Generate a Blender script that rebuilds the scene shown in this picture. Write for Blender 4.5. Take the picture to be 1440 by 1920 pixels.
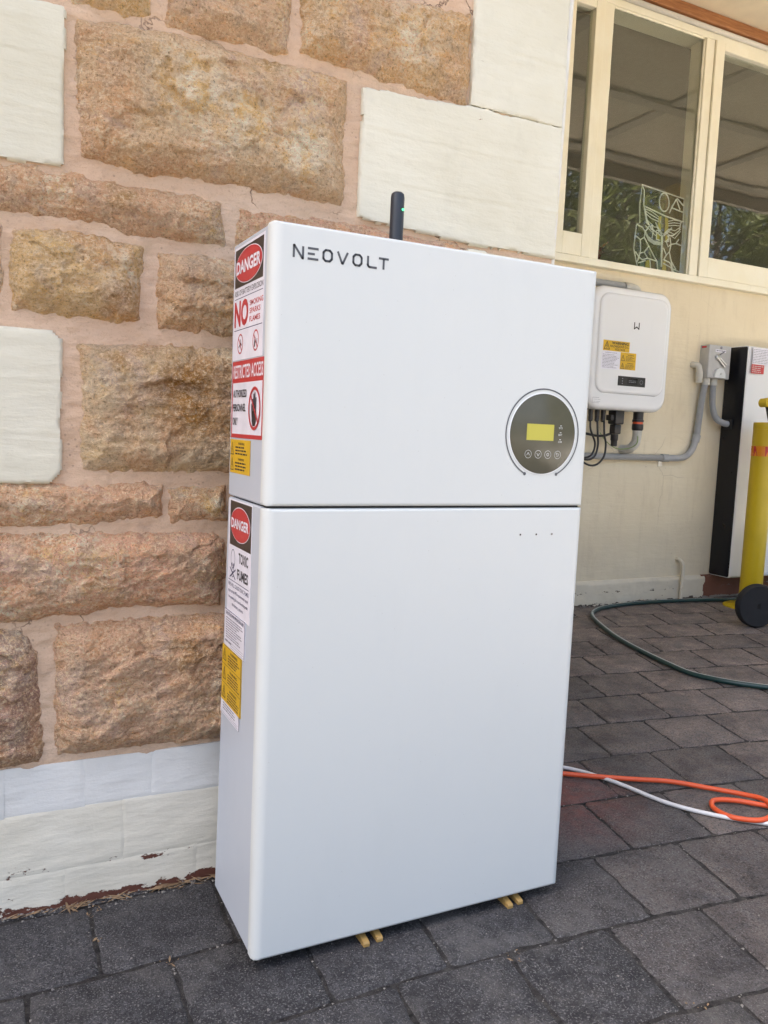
import bpy, bmesh, math, random
import numpy as np
from mathutils import Vector, Matrix, Quaternion

for o in list(bpy.data.objects):
    bpy.data.objects.remove(o, do_unlink=True)
scene = bpy.context.scene
col = scene.collection
rad = math.radians

# ------------------------------------------------------------------ camera
cam_d = bpy.data.cameras.new("camera")
cam = bpy.data.objects.new("camera", cam_d)
col.objects.link(cam)
cam_d.sensor_fit = 'HORIZONTAL'
cam_d.sensor_width = 36.0
cam_d.lens = 1528.93 / 1440.0 * 36.0
cam_d.clip_start = 0.02
cam_d.clip_end = 500
_yaw, _pit, _rol = 0.461936, -0.099554, 0.043313
_f = Vector((math.sin(_yaw) * math.cos(_pit), math.cos(_yaw) * math.cos(_pit), math.sin(_pit)))
_r = Vector((math.cos(_yaw), -math.sin(_yaw), 0))
_u = _r.cross(_f)
_r2 = math.cos(_rol) * _r + math.sin(_rol) * _u
_u2 = -math.sin(_rol) * _r + math.cos(_rol) * _u
cam.matrix_world = Matrix(((_r2.x, _u2.x, -_f.x, -0.382713), (_r2.y, _u2.y, -_f.y, -1.172671),
                           (_r2.z, _u2.z, -_f.z, 0.872601), (0, 0, 0, 1)))
scene.camera = cam

# ------------------------------------------------------------------ sky, sun, exposure
SUN_EL, SUN_ROT = rad(60), rad(-71)
world = bpy.data.worlds.new("World")
scene.world = world
world.use_nodes = True
_nt = world.node_tree
_sky = _nt.nodes.new('ShaderNodeTexSky')
_sky.sky_type = 'NISHITA'
_sky.sun_disc = False
_sky.sun_elevation = SUN_EL
_sky.sun_rotation = SUN_ROT
_sky.air_density = 1.0
_sky.dust_density = 7.0
_sky.ozone_density = 0.5
_bg = _nt.nodes['Background']
_bg.inputs['Strength'].default_value = 0.15
_nt.links.new(_sky.outputs[0], _bg.inputs['Color'])
sun_d = bpy.data.lights.new("sun", 'SUN')
sun_d.energy = 3.0
sun_d.angle = rad(0.5)
sun_d.color = (1.0, 0.955, 0.88)
sun = bpy.data.objects.new("sun", sun_d)
col.objects.link(sun)
sun.location = (0, 10, 15)
_sd = Vector((math.sin(SUN_ROT) * math.cos(SUN_EL), math.cos(SUN_ROT) * math.cos(SUN_EL), math.sin(SUN_EL)))
sun.rotation_euler = _sd.to_track_quat('Z', 'Y').to_euler()
vs = scene.view_settings
vs.view_transform = 'Standard'
vs.look = 'None'
vs.exposure = 2.0
vs.gamma = 1.0
vs.use_curve_mapping = False
scene.cycles.use_denoising = True
scene.cycles.denoiser = 'OPENIMAGEDENOISE'
scene.cycles.denoising_input_passes = 'RGB_ALBEDO_NORMAL'
scene.cycles.denoising_prefilter = 'NONE'
scene.cycles.max_bounces = 8
scene.cycles.diffuse_bounces = 4
scene.cycles.glossy_bounces = 5
scene.cycles.transparent_max_bounces = 12
scene.cycles.sample_clamp_indirect = 6.0

# ------------------------------------------------------------------ helpers
rng = random.Random(7)
YW = 0.314      # plane of the mortar of the sandstone wall
YB = 2.135      # plane of the rendered wall under the window
XC = 0.742      # outer corner of the sandstone wall


class NT:
    """small node-tree writer"""
    def __init__(s, name, rough=0.6, spec=0.5):
        s.m = bpy.data.materials.new(name)
        s.m.use_nodes = True
        s.t = s.m.node_tree
        s.b = s.t.nodes['Principled BSDF']
        s.b.inputs['Roughness'].default_value = rough
        s.b.inputs['Specular IOR Level'].default_value = spec
        s._pos = None

    def n(s, typ, **kw):
        x = s.t.nodes.new(typ)
        for k, v in kw.items():
            setattr(x, k, v)
        return x

    def l(s, a, b):
        s.t.links.new(a, b)

    @property
    def pos(s):
        if s._pos is None:
            s._pos = s.n('ShaderNodeNewGeometry').outputs['Position']
        return s._pos

    def vec(s, scale=(1, 1, 1), rot=(0, 0, 0), off=(0, 0, 0)):
        m = s.n('ShaderNodeMapping')
        m.inputs['Scale'].default_value = scale
        m.inputs['Rotation'].default_value = rot
        m.inputs['Location'].default_value = off
        s.l(s.pos, m.inputs['Vector'])
        return m.outputs[0]

    def noise(s, scale, detail=4, rough=0.55, vec=None, dist=0.0, out='Fac'):
        x = s.n('ShaderNodeTexNoise')
        x.inputs['Scale'].default_value = scale
        x.inputs['Detail'].default_value = detail
        x.inputs['Roughness'].default_value = rough
        x.inputs['Distortion'].default_value = dist
        s.l(vec if vec is not None else s.pos, x.inputs['Vector'])
        return x.outputs[out]

    def voro(s, scale, vec=None, feature='F1', out='Distance'):
        x = s.n('ShaderNodeTexVoronoi', feature=feature)
        x.inputs['Scale'].default_value = scale
        s.l(vec if vec is not None else s.pos, x.inputs['Vector'])
        return x.outputs[out]

    def ramp(s, fac, stops):
        x = s.n('ShaderNodeValToRGB')
        e = x.color_ramp.elements
        while len(e) < len(stops):
            e.new(0.5)
        for el, (p, c) in zip(e, stops):
            el.position = p
            if not isinstance(c, (tuple, list)):
                c = (c, c, c)
            el.color = (*c, 1)
        s.l(fac, x.inputs[0])
        return x.outputs[0]

    def mix(s, fac, a, b, mode='MIX'):
        x = s.n('ShaderNodeMix', data_type='RGBA', blend_type=mode)
        for si, v in ((0, fac), (6, a), (7, b)):
            sock = x.inputs[si]
            if isinstance(v, bpy.types.NodeSocket):
                s.l(v, sock)
            elif isinstance(v, (int, float)):
                sock.default_value = v if si == 0 else (v, v, v, 1)
            else:
                sock.default_value = (*v, 1)
        return x.outputs[2]

    def math(s, op, a, b=None, clamp=False):
        x = s.n('ShaderNodeMath', operation=op, use_clamp=clamp)
        for i, v in enumerate((a, b)):
            if v is None:
                continue
            if isinstance(v, (int, float)):
                x.inputs[i].default_value = v
            else:
                s.l(v, x.inputs[i])
        return x.outputs[0]

    def sep(s):
        x = s.n('ShaderNodeSeparateXYZ')
        s.l(s.pos, x.inputs[0])
        return x.outputs

    def objcol(s):
        return s.n('ShaderNodeObjectInfo').outputs['Color']

    def objrand(s):
        return s.n('ShaderNodeObjectInfo').outputs['Random']

    def color(s, v):
        if isinstance(v, (tuple, list)):
            s.b.inputs['Base Color'].default_value = (*v, 1)
        else:
            s.l(v, s.b.inputs['Base Color'])
        return s

    def rough(s, v):
        s.l(v, s.b.inputs['Roughness'])
        return s

    def bump(s, h, strength=0.5, dist=0.002):
        x = s.n('ShaderNodeBump')
        x.inputs['Strength'].default_value = strength
        x.inputs['Distance'].default_value = dist
        s.l(h, x.inputs['Height'])
        s.l(x.outputs[0], s.b.inputs['Normal'])
        return s


class MB:
    """collects verts and faces into one mesh"""
    def __init__(s):
        s.v, s.f = [], []

    def add(s, v, f):
        k = len(s.v)
        s.v.extend([tuple(p) for p in v])
        s.f.extend([tuple(i + k for i in q) for q in f])
        return s

    def box(s, x0, x1, y0, y1, z0, z1):
        return s.add([(x0, y0, z0), (x1, y0, z0), (x1, y1, z0), (x0, y1, z0), (x0, y0, z1), (x1, y0, z1), (x1, y1, z1), (x0, y1, z1)],
                     [(0, 3, 2, 1), (4, 5, 6, 7), (0, 1, 5, 4), (1, 2, 6, 5), (2, 3, 7, 6), (3, 0, 4, 7)])

    def bbox(s, x0, x1, y0, y1, z0, z1, b=0.003, seg=2):
        bm = bmesh.new()
        bmesh.ops.create_cube(bm, size=1.0)
        for v in bm.verts:
            v.co = Vector(((x0 + x1) / 2 + v.co.x * (x1 - x0), (y0 + y1) / 2 + v.co.y * (y1 - y0), (z0 + z1) / 2 + v.co.z * (z1 - z0)))
        bmesh.ops.bevel(bm, geom=bm.edges[:], offset=b, segments=seg, affect='EDGES', profile=0.5)
        bm.verts.index_update()
        s.add([v.co[:] for v in bm.verts], [[v.index for v in f.verts] for f in bm.faces])
        bm.free()
        return s

    def tube(s, pts, r, n=12, caps=True):
        pts = [Vector(p) for p in pts]
        m = len(pts)
        rr = r if isinstance(r, (list, tuple)) else [r] * m
        t = [(pts[min(i + 1, m - 1)] - pts[max(i - 1, 0)]).normalized() for i in range(m)]
        ref = Vector((0, 0, 1)) if abs(t[0].z) < 0.9 else Vector((1, 0, 0))
        a = t[0].cross(ref).normalized()
        vs_, fs = [], []
        for i in range(m):
            if i:
                a = (a - t[i] * a.dot(t[i])).normalized()
            b = t[i].cross(a)
            for k in range(n):
                an = 2 * math.pi * k / n
                vs_.append(pts[i] + (a * math.cos(an) + b * math.sin(an)) * rr[i])
        for i in range(m - 1):
            for k in range(n):
                k2 = (k + 1) % n
                fs.append((i * n + k, i * n + k2, (i + 1) * n + k2, (i + 1) * n + k))
        if caps:
            fs.append(tuple(range(n))[::-1])
            fs.append(tuple((m - 1) * n + k for k in range(n)))
        return s.add(vs_, fs)

    def lathe(s, prof, origin=(0, 0, 0), axis='z', n=32):
        vs_, fs = [], []
        O = Vector(origin)
        for (r, h) in prof:
            for k in range(n):
                a = 2 * math.pi * k / n
                c, d = r * math.cos(a), r * math.sin(a)
                p = {'z': (c, d, h), 'y': (c, h, d), 'x': (h, c, d)}[axis]
                vs_.append(O + Vector(p))
        for i in range(len(prof) - 1):
            for k in range(n):
                k2 = (k + 1) % n
                fs.append((i * n + k, i * n + k2, (i + 1) * n + k2, (i + 1) * n + k))
        fs.append(tuple(range(n))[::-1])
        fs.append(tuple((len(prof) - 1) * n + k for k in range(n)))
        return s.add(vs_, fs)

    def prism(s, poly, y0, y1):
        """polygon in (x, z), from y0 (front) to y1"""
        n = len(poly)
        v = [(p[0], y0, p[1]) for p in poly] + [(p[0], y1, p[1]) for p in poly]
        f = [tuple(range(n)), tuple(range(2 * n - 1, n - 1, -1))]
        f += [(i, i + n, (i + 1) % n + n, (i + 1) % n) for i in range(n)]
        return s.add(v, f)

    def build(s, name, mat, parent=None, smooth=False, angle=None):
        me = bpy.data.meshes.new(name)
        me.from_pydata(s.v, [], s.f)
        bm = bmesh.new()
        bm.from_mesh(me)
        bmesh.ops.recalc_face_normals(bm, faces=bm.faces[:])
        bm.to_mesh(me)
        bm.free()
        me.materials.append(mat)
        if smooth:
            me.shade_smooth()
        if angle:
            me.shade_smooth()
            me.set_sharp_from_angle(angle=rad(angle))
        o = bpy.data.objects.new(name, me)
        col.objects.link(o)
        if parent:
            o.parent = parent
            o.matrix_parent_inverse = parent.matrix_world.inverted()
        return o


def tag(o, label=None, cat=None, group=None, kind=None):
    if label:
        o['label'] = label
    if cat:
        o['category'] = cat
    if group:
        o['group'] = group
    if kind:
        o['kind'] = kind
    return o


def empty(name, loc, label, cat, group=None):
    o = bpy.data.objects.new(name, None)
    col.objects.link(o)
    o.location = loc
    o.empty_display_size = 0.05
    bpy.context.view_layer.update()
    tag(o, label, cat, group)
    return o


def smooth_path(pts, step=0.012):
    P = [Vector(p) for p in pts]
    P = [P[0] * 2 - P[1]] + P + [P[-1] * 2 - P[-2]]
    out = []
    for i in range(1, len(P) - 2):
        a, b, c, d = P[i - 1], P[i], P[i + 1], P[i + 2]
        k = max(2, int((c - b).length / step))
        for j in range(k):
            t = j / k
            out.append(0.5 * ((2 * b) + (c - a) * t + (2 * a - 5 * b + 4 * c - d) * t * t + (3 * b - a - 3 * c + d) * t ** 3))
    out.append(P[-2])
    return out


def corrugated(pts, r, pitch=0.0055, amp=0.0011):
    path = smooth_path(pts, pitch / 2)
    return path, [r + (amp if i % 2 else -amp) for i in range(len(path))]


_tabs = {}


def vnoise(x, y, seed=0):
    if seed not in _tabs:
        _tabs[seed] = np.random.RandomState(seed).rand(256, 256)
    T = _tabs[seed]
    xi, yi = np.floor(x).astype(int), np.floor(y).astype(int)
    fx, fy = x - xi, y - yi
    fx, fy = fx * fx * (3 - 2 * fx), fy * fy * (3 - 2 * fy)
    g = lambda a, b: T[a % 256, b % 256]
    return ((g(xi, yi) * (1 - fx) + g(xi + 1, yi) * fx) * (1 - fy) + (g(xi, yi + 1) * (1 - fx) + g(xi + 1, yi + 1) * fx) * fy) * 2 - 1


def fbm(x, y, f, octv=5, seed=0, gain=0.5):
    r, a, tot = 0, 1.0, 0
    for i in range(octv):
        r = r + a * vnoise(x * f + 17.3 * i, y * f + 5.1 * i, seed + i)
        tot += a
        a *= gain
        f *= 2.03
    return r / tot


def poly_sd(px, pz, poly):
    """signed distance to polygon, positive inside"""
    d = np.full(px.shape, 1e9)
    ins = np.zeros(px.shape, bool)
    n = len(poly)
    for i in range(n):
        ax, az = poly[i]
        bx, bz = poly[(i + 1) % n]
        ex, ez = bx - ax, bz - az
        t = np.clip(((px - ax) * ex + (pz - az) * ez) / (ex * ex + ez * ez), 0, 1)
        d = np.minimum(d, np.hypot(px - ax - t * ex, pz - az - t * ez))
        c = ((az > pz) != (bz > pz)) & (px < (bx - ax) * (pz - az) / ((bz - az) if bz != az else 1e-9) + ax)
        ins ^= c
    return np.where(ins, d, -d)


def grid_mesh(name, X, Y, Z, keep, mat, parent, smooth=True, skirt=None):
    nr, nc = X.shape
    co = np.stack([X, Y, Z], -1).reshape(-1, 3)
    idx = np.arange(nr * nc).reshape(nr, nc)
    q = np.stack([idx[:-1, :-1], idx[:-1, 1:], idx[1:, 1:], idx[1:, :-1]], -1)
    kk = keep[:-1, :-1] & keep[:-1, 1:] & keep[1:, 1:] & keep[1:, :-1]
    q = q[kk]
    used = np.unique(q)
    re = -np.ones(nr * nc, int)
    re[used] = np.arange(len(used))
    co = co[used]
    q = re[q]
    faces = q.tolist()
    verts = co.tolist()
    if skirt is not None:
        e = {}
        for f in faces:
            for i in range(4):
                a, b = f[i], f[(i + 1) % 4]
                if (b, a) in e:
                    del e[(b, a)]
                else:
                    e[(a, b)] = 1
        m = {}
        for (a, b) in e:
            for c in (a, b):
                if c not in m:
                    m[c] = len(verts)
                    verts.append([verts[c][0], skirt, verts[c][2]])
        for (a, b) in e:
            faces.append([b, a, m[a], m[b]])
    me = bpy.data.meshes.new(name)
    me.from_pydata(verts, [], faces)
    me.materials.append(mat)
    if smooth:
        me.shade_smooth()
        if skirt is not None:
            me.set_sharp_from_angle(angle=rad(60))
    o = bpy.data.objects.new(name, me)
    col.objects.link(o)
    if parent:
        o.parent = parent
        o.matrix_parent_inverse = parent.matrix_world.inverted()
    return o


# ------------------------------------------------------------------ materials
def solid(name, c, rough=0.5, spec=0.5, metal=0.0, bumps=0.0, scale=300):
    m = NT(name, rough, spec)
    m.b.inputs['Metallic'].default_value = metal
    v = m.noise(scale * 0.12, 4)
    m.color(m.mix(m.ramp(v, [(0.3, 0.0), (0.7, 1.0)]), tuple(x * 0.93 for x in c), tuple(min(1, x * 1.05) for x in c)))
    m.rough(m.ramp(m.noise(scale * 0.05, 5), [(0.3, max(0, rough - 0.06)), (0.7, min(1, rough + 0.06))]))
    if bumps:
        m.bump(m.noise(scale, 3), bumps, 0.001)
    return m.m


def mat_sandstone():
    m = NT('sandstone', 0.9, 0.2)
    base = m.objcol()
    big = m.noise(9, 5, 0.6, dist=0.6)
    mid = m.noise(34, 6, 0.65, dist=0.4)
    strat = m.noise(26, 6, 0.65, vec=m.vec((0.7, 1, 2.0), rot=(0, 0.3, 0)), dist=0.8)
    fine = m.noise(185, 4, 0.8)
    c = m.mix(m.ramp(big, [(0.30, 0.0), (0.66, 1.0)]), m.mix(1.0, base, (0.88, 0.83, 0.80), 'MULTIPLY'), base)
    c = m.mix(m.ramp(strat, [(0.50, 0.0), (0.74, 0.75)]), c, m.mix(1.0, base, (1.15, 1.0, 0.66), 'MULTIPLY'))
    c = m.mix(m.ramp(m.noise(7.5, 4, 0.6, vec=m.vec(off=(4, 4, 1)), dist=0.5), [(0.50, 0.0), (0.62, 0.65)]), c, (0.72, 0.40, 0.22))
    c = m.mix(m.ramp(m.noise(10, 4, 0.6, vec=m.vec(off=(2, 7, 6)), dist=0.5), [(0.54, 0.0), (0.66, 0.6)]), c, (0.66, 0.50, 0.42))
    c = m.mix(m.ramp(m.noise(17, 4, 0.6, vec=m.vec(off=(3, 1, 7))), [(0.53, 0.0), (0.68, 0.65)]), c, (0.50, 0.375, 0.27))
    # pale scraped and flaked patches
    pm = m.math('MULTIPLY', m.ramp(m.noise(6.5, 3, 0.5, vec=m.vec(off=(1.3, 4, 2.2))), [(0.48, 0.0), (0.60, 1.0)]),
                m.ramp(m.noise(95, 6, 0.75, dist=0.8), [(0.47, 0.0), (0.60, 1.0)]))
    spot = None
    for (sx_, sz_, r0, r1) in ((-.05, 1.440, .02, .10), (.04, 1.405, .02, .09), (.15, 1.375, .02, .09), (-.16, 1.12, .0, .07), (.36, 1.62, .0, .11), (.0, .722, .01, .04)):
        q = m.n('ShaderNodeVectorMath', operation='DISTANCE')
        m.l(m.pos, q.inputs[0])
        q.inputs[1].default_value = (sx_, YW - .02, sz_)
        f_ = m.ramp(q.outputs['Value'], [(r0, 1.0), (r1, 0.0)])
        spot = f_ if spot is None else m.math('MAXIMUM', spot, f_)
    flk = m.ramp(m.math('ADD', m.noise(70, 6, 0.8, dist=0.8), m.math('MULTIPLY', spot, 0.17)), [(0.53, 0.0), (0.60, 1.0)])
    pm = m.math('MAXIMUM', pm, m.math('MULTIPLY', flk, m.math('ADD', spot, 0.1)))
    c = m.mix(m.math('MULTIPLY', pm, 0.9, True), c, m.mix(m.ramp(m.noise(40, 3), [(0.40, 0.0), (0.55, 1.0)]), (0.88, 0.60, 0.27), (1.0, 0.87, 0.65)))
    st_ = None
    for (sx_, sz_, r0, r1) in ((-.055, .935, .02, .085), (-.04, .89, .01, .07), (-.035, 1.455, .0, .025), (-.085, 1.462, .0, .03), (-.17, 1.085, .0, .04), (.06, 1.10, .0, .06)):
        q = m.n('ShaderNodeVectorMath', operation='DISTANCE')
        m.l(m.pos, q.inputs[0])
        q.inputs[1].default_value = (sx_, YW - .02, sz_)
        f_ = m.ramp(q.outputs['Value'], [(r0, 1.0), (r1, 0.0)])
        st_ = f_ if st_ is None else m.math('MAXIMUM', st_, f_)
    c = m.mix(m.math('MULTIPLY', st_, m.ramp(m.noise(45, 5, 0.7, dist=0.5), [(0.34, 0.0), (0.50, 0.95)])), c, (0.42, 0.20, 0.04))
    # iron stains
    im = m.ramp(m.noise(8, 5, 0.6, vec=m.vec(off=(8, 3, 5.5))), [(0.60, 0.0), (0.72, 0.8)])
    c = m.mix(im, c, (0.46, 0.26, 0.09))
    # grey weathering
    gm = m.ramp(m.noise(12, 5, 0.65, vec=m.vec(off=(5, 9, 1))), [(0.58, 0.0), (0.72, 0.5)])
    c = m.mix(gm, c, (0.46, 0.35, 0.26))
    gr = m.noise(120, 6, 0.8, vec=m.vec((1, 1, 1.6), rot=(0, 0.4, 0)), dist=0.3)
    c = m.mix(m.ramp(gr, [(0.34, 0.6), (0.45, 0.0)]), c, (0.40, 0.25, 0.14))
    c = m.mix(m.ramp(gr, [(0.515, 0.0), (0.61, 0.85)]), c, (0.80, 0.58, 0.36))
    c = m.mix(m.ramp(fine, [(0.34, 0.75), (0.435, 0.0)]), c, (0.30, 0.185, 0.10))
    c = m.mix(m.ramp(fine, [(0.53, 0.0), (0.60, 0.9)]), c, (0.88, 0.69, 0.46))
    hs = m.n('ShaderNodeHueSaturation')
    hs.inputs['Saturation'].default_value = 1.06
    hs.inputs['Hue'].default_value = 0.498
    hs.inputs['Value'].default_value = 1.17
    m.l(c, hs.inputs['Color'])
    m.color(hs.outputs[0])
    rd = m.n('ShaderNodeTexNoise', noise_type='RIDGED_MULTIFRACTAL')
    rd.inputs['Scale'].default_value = 38
    rd.inputs['Detail'].default_value = 5
    rd.inputs['Roughness'].default_value = 0.6
    m.l(m.vec((0.8, 1, 1.5), rot=(0, 0.35, 0)), rd.inputs['Vector'])
    h = m.math('ADD', m.math('MULTIPLY', rd.outputs['Fac'], 0.22), m.math('ADD', m.math('MULTIPLY', gr, 1.5), m.math('MULTIPLY', fine, 1.1)))
    m.bump(h, 1.0, 0.0085)
    return m.m


def mat_mortar():
    m = NT('pink_mortar', 0.92, 0.15)
    a = m.noise(7, 5, 0.6)
    c = m.mix(m.ramp(a, [(0.3, 0.0), (0.7, 1.0)]), (0.545, 0.375, 0.255), (0.63, 0.46, 0.325))
    c = m.mix(m.ramp(m.noise(3.1, 4, 0.5, vec=m.vec(off=(2, 2, 2))), [(0.5, 0.0), (0.65, 0.6)]), c, (0.66, 0.49, 0.36))
    c = m.mix(m.ramp(m.noise(22, 5, 0.7, vec=m.vec((1, 1, 2.5))), [(0.55, 0.0), (0.75, 0.5)]), c, (0.36, 0.27, 0.21))
    spots = m.math('MULTIPLY', m.ramp(m.voro(85), [(0.13, 1.0), (0.2, 0.0)]), m.ramp(m.noise(7, 3, vec=m.vec(off=(6, 1, 3))), [(0.55, 0.0), (0.66, 0.6)]))
    c = m.mix(spots, c, (0.17, 0.12, 0.09))
    c = m.mix(m.ramp(m.noise(16, 6, 0.7, vec=m.vec((0.8, 1, 1.4), off=(7, 2, 4))), [(0.54, 0.0), (0.66, 0.6)]), c, (0.50, 0.36, 0.24))
    c = m.mix(m.ramp(m.noise(210, 5, 0.8), [(0.30, 0.45), (0.46, 0.0)]), c, (0.30, 0.19, 0.13))
    # hairline cracks
    cr = m.voro(7.5, vec=None, feature='DISTANCE_TO_EDGE')
    x = m.n('ShaderNodeTexVoronoi', feature='DISTANCE_TO_EDGE')
    x.inputs['Scale'].default_value = 6.5
    ad = m.mix(0.09, m.pos, m.noise(14, 4, 0.7, out='Color'))
    m.l(ad, x.inputs['Vector'])
    crm = m.math('MULTIPLY', m.ramp(x.outputs['Distance'], [(0.002, 1.0), (0.012, 0.0)]), m.ramp(m.noise(5, 2, vec=m.vec(off=(1, 6, 3))), [(0.5, 0.0), (0.56, 0.8)]))
    c = m.mix(crm, c, (0.09, 0.05, 0.035))
    m.color(c)
    h = m.math('SUBTRACT', m.math('ADD', m.noise(40, 5, 0.6, vec=m.vec((0.6, 1, 2.2))), m.math('MULTIPLY', m.noise(320, 3), 0.35)), crm)
    m.bump(h, 0.75, 0.004)
    return m.m


def mat_paint_stone(name, c1, c2, chips=0.0, chip_col=(0.16, 0.06, 0.04), lines=0.0):
    m = NT(name, 0.62, 0.35)
    a = m.noise(5, 5, 0.6)
    c = m.mix(m.ramp(a, [(0.3, 0.0), (0.7, 1.0)]), c1, c2)
    c = m.mix(m.ramp(m.noise(14, 6, 0.7, vec=m.vec((1, 1, 0.5))), [(0.55, 0.0), (0.8, 0.30)]), c, tuple(x * 0.74 for x in c1))
    mark = m.ramp(m.noise(60, 4, 0.7, vec=m.vec((1, 1, 2.0), off=(4, 4, 9))), [(0.70, 0.0), (0.74, 0.5)])
    c = m.mix(mark, c, (0.40, 0.34, 0.26))
    h = m.math('ADD', m.noise(26, 5, 0.6, vec=m.vec((0.6, 1, 2.6))), m.math('MULTIPLY', m.noise(190, 4, 0.6), 0.22))
    fk = m.ramp(m.noise(55, 6, 0.7, vec=m.vec((0.8, 1, 1.2), off=(9, 2, 6))), [(0.735, 0.0), (0.75, 1.0)])
    c = m.mix(fk, c, (0.30, 0.19, 0.12))
    h = m.math('SUBTRACT', h, m.math('MULTIPLY', fk, 0.6))
    c = m.mix(m.ramp(m.noise(18, 6, 0.75, vec=m.vec((0.5, 1, 1.6), off=(1, 2, 8))), [(0.60, 0.0), (0.76, 0.35)]), c, (0.48, 0.42, 0.33))
    if chips:
        z = m.sep()[2]
        near = m.math('ADD', m.ramp(z, [(0.0, 1.0), (0.009, 0.74), (0.021, 0.18), (0.15, 0.0)]), 0.0)
        j = m.math('ABSOLUTE', m.math('SUBTRACT', z, 0.069))
        near = m.math('ADD', near, m.ramp(j, [(0.004, 0.30), (0.016, 0.0)]))
        cm = m.math('ADD', m.noise(38, 6, 0.72, vec=m.vec((0.55, 1, 1.1))), m.math('MULTIPLY', near, chips))
        chip = m.ramp(cm, [(0.735, 0.0), (0.75, 1.0)])
        c = m.mix(chip, c, m.mix(m.noise(50, 4), chip_col, tuple(x * 0.45 for x in chip_col)))
        h = m.math('SUBTRACT', h, m.math('MULTIPLY', chip, 0.9))
    m.color(c)
    m.bump(h, 0.6, 0.003)
    return m.m


def mat_paver():
    m = NT('paver_concrete', 0.82, 0.35)
    base = m.objcol()
    r = m.objrand()
    c = m.mix(m.ramp(m.noise(11, 5, 0.65), [(0.3, 0.0), (0.7, 1.0)]), m.mix(1.0, base, (0.62, 0.62, 0.65), 'MULTIPLY'), m.mix(1.0, base, (1.30, 1.28, 1.25), 'MULTIPLY'))
    c = m.mix(m.ramp(m.noise(48, 6, 0.75), [(0.46, 0.0), (0.70, 0.7)]), c, (0.115, 0.115, 0.12))
    c = m.mix(m.ramp(m.noise(170, 6, 0.85), [(0.40, 0.9), (0.505, 0.0)]), c, (0.014, 0.014, 0.016))
    c = m.mix(m.ramp(m.noise(300, 3, 0.6, vec=m.vec(off=(4, 2, 0))), [(0.56, 0.0), (0.63, 0.8)]), c, (0.19, 0.185, 0.18))
    c = m.mix(m.ramp(m.noise(4.5, 6, 0.7, dist=0.5), [(0.36, 0.75), (0.54, 0.0)]), c, m.mix(1.0, c, (0.45, 0.44, 0.46), 'MULTIPLY'))
    c = m.mix(m.ramp(m.noise(7, 6, 0.75, vec=m.vec(off=(3, 8, 0))), [(0.50, 0.0), (0.68, 0.65)]), c, (0.115, 0.11, 0.105))
    sp = m.voro(120, vec=m.vec((1, 1, 0.2)))
    spm = m.math('MULTIPLY', m.ramp(sp, [(0.07, 1.0), (0.13, 0.0)]), m.ramp(m.noise(21, 3), [(0.48, 0.0), (0.60, 0.8)]))
    c = m.mix(spm, c, (0.34, 0.34, 0.34))
    # sprayed red marking paint, worn
    mp = m.n('ShaderNodeVectorMath', operation='DISTANCE')
    m.l(m.pos, mp.inputs[0])
    mp.inputs[1].default_value = (0.86, 0.36, 0.0)
    red = m.math('MULTIPLY', m.ramp(mp.outputs['Value'], [(0.05, 0.42), (0.28, 0.0)]), m.ramp(m.noise(30, 5, 0.7, vec=m.vec(off=(2, 2, 4))), [(0.30, 0.1), (0.62, 1.0)]))
    c = m.mix(red, c, (0.36, 0.095, 0.07))
    m.color(c)
    m.rough(m.ramp(m.noise(30, 4), [(0.3, 0.68), (0.7, 0.92)]))
    h = m.math('ADD', m.math('MULTIPLY', m.noise(28, 5, 0.6), 0.9), m.math('ADD', m.noise(120, 5, 0.7), m.math('MULTIPLY', m.noise(420, 3), 0.5)))
    m.bump(h, 0.9, 0.006)
    return m.m


def mat_joint():
    m = NT('joint_grit', 0.95, 0.1)
    c = m.mix(m.ramp(m.noise(60, 5, 0.7), [(0.35, 0.0), (0.7, 1.0)]), (0.024, 0.023, 0.023), (0.085, 0.080, 0.076))
    c = m.mix(m.ramp(m.voro(220), [(0.1, 0.7), (0.25, 0.0)]), c, (0.14, 0.12, 0.10))
    m.color(c)
    m.bump(m.noise(220, 5, 0.8), 1.0, 0.006)
    return m.m


def mat_ground():
    m = NT('outer_paving', 0.9, 0.2)
    b = m.n('ShaderNodeTexBrick')
    b.inputs['Scale'].default_value = 1.0
    b.inputs['Brick Width'].default_value = 0.225
    b.inputs['Row Height'].default_value = 0.205
    b.inputs['Mortar Size'].default_value = 0.006
    b.inputs['Color1'].default_value = (0.36, 0.335, 0.295, 1)
    b.inputs['Color2'].default_value = (0.43, 0.405, 0.36, 1)
    b.inputs['Mortar'].default_value = (0.05, 0.045, 0.04, 1)
    m.l(m.pos, b.inputs['Vector'])
    m.color(m.mix(m.ramp(m.noise(3, 5), [(0.3, 0.0), (0.7, 0.5)]), b.outputs['Color'], (0.40, 0.37, 0.33)))
    m.bump(m.noise(60, 5), 0.6, 0.01)
    return m.m


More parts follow.
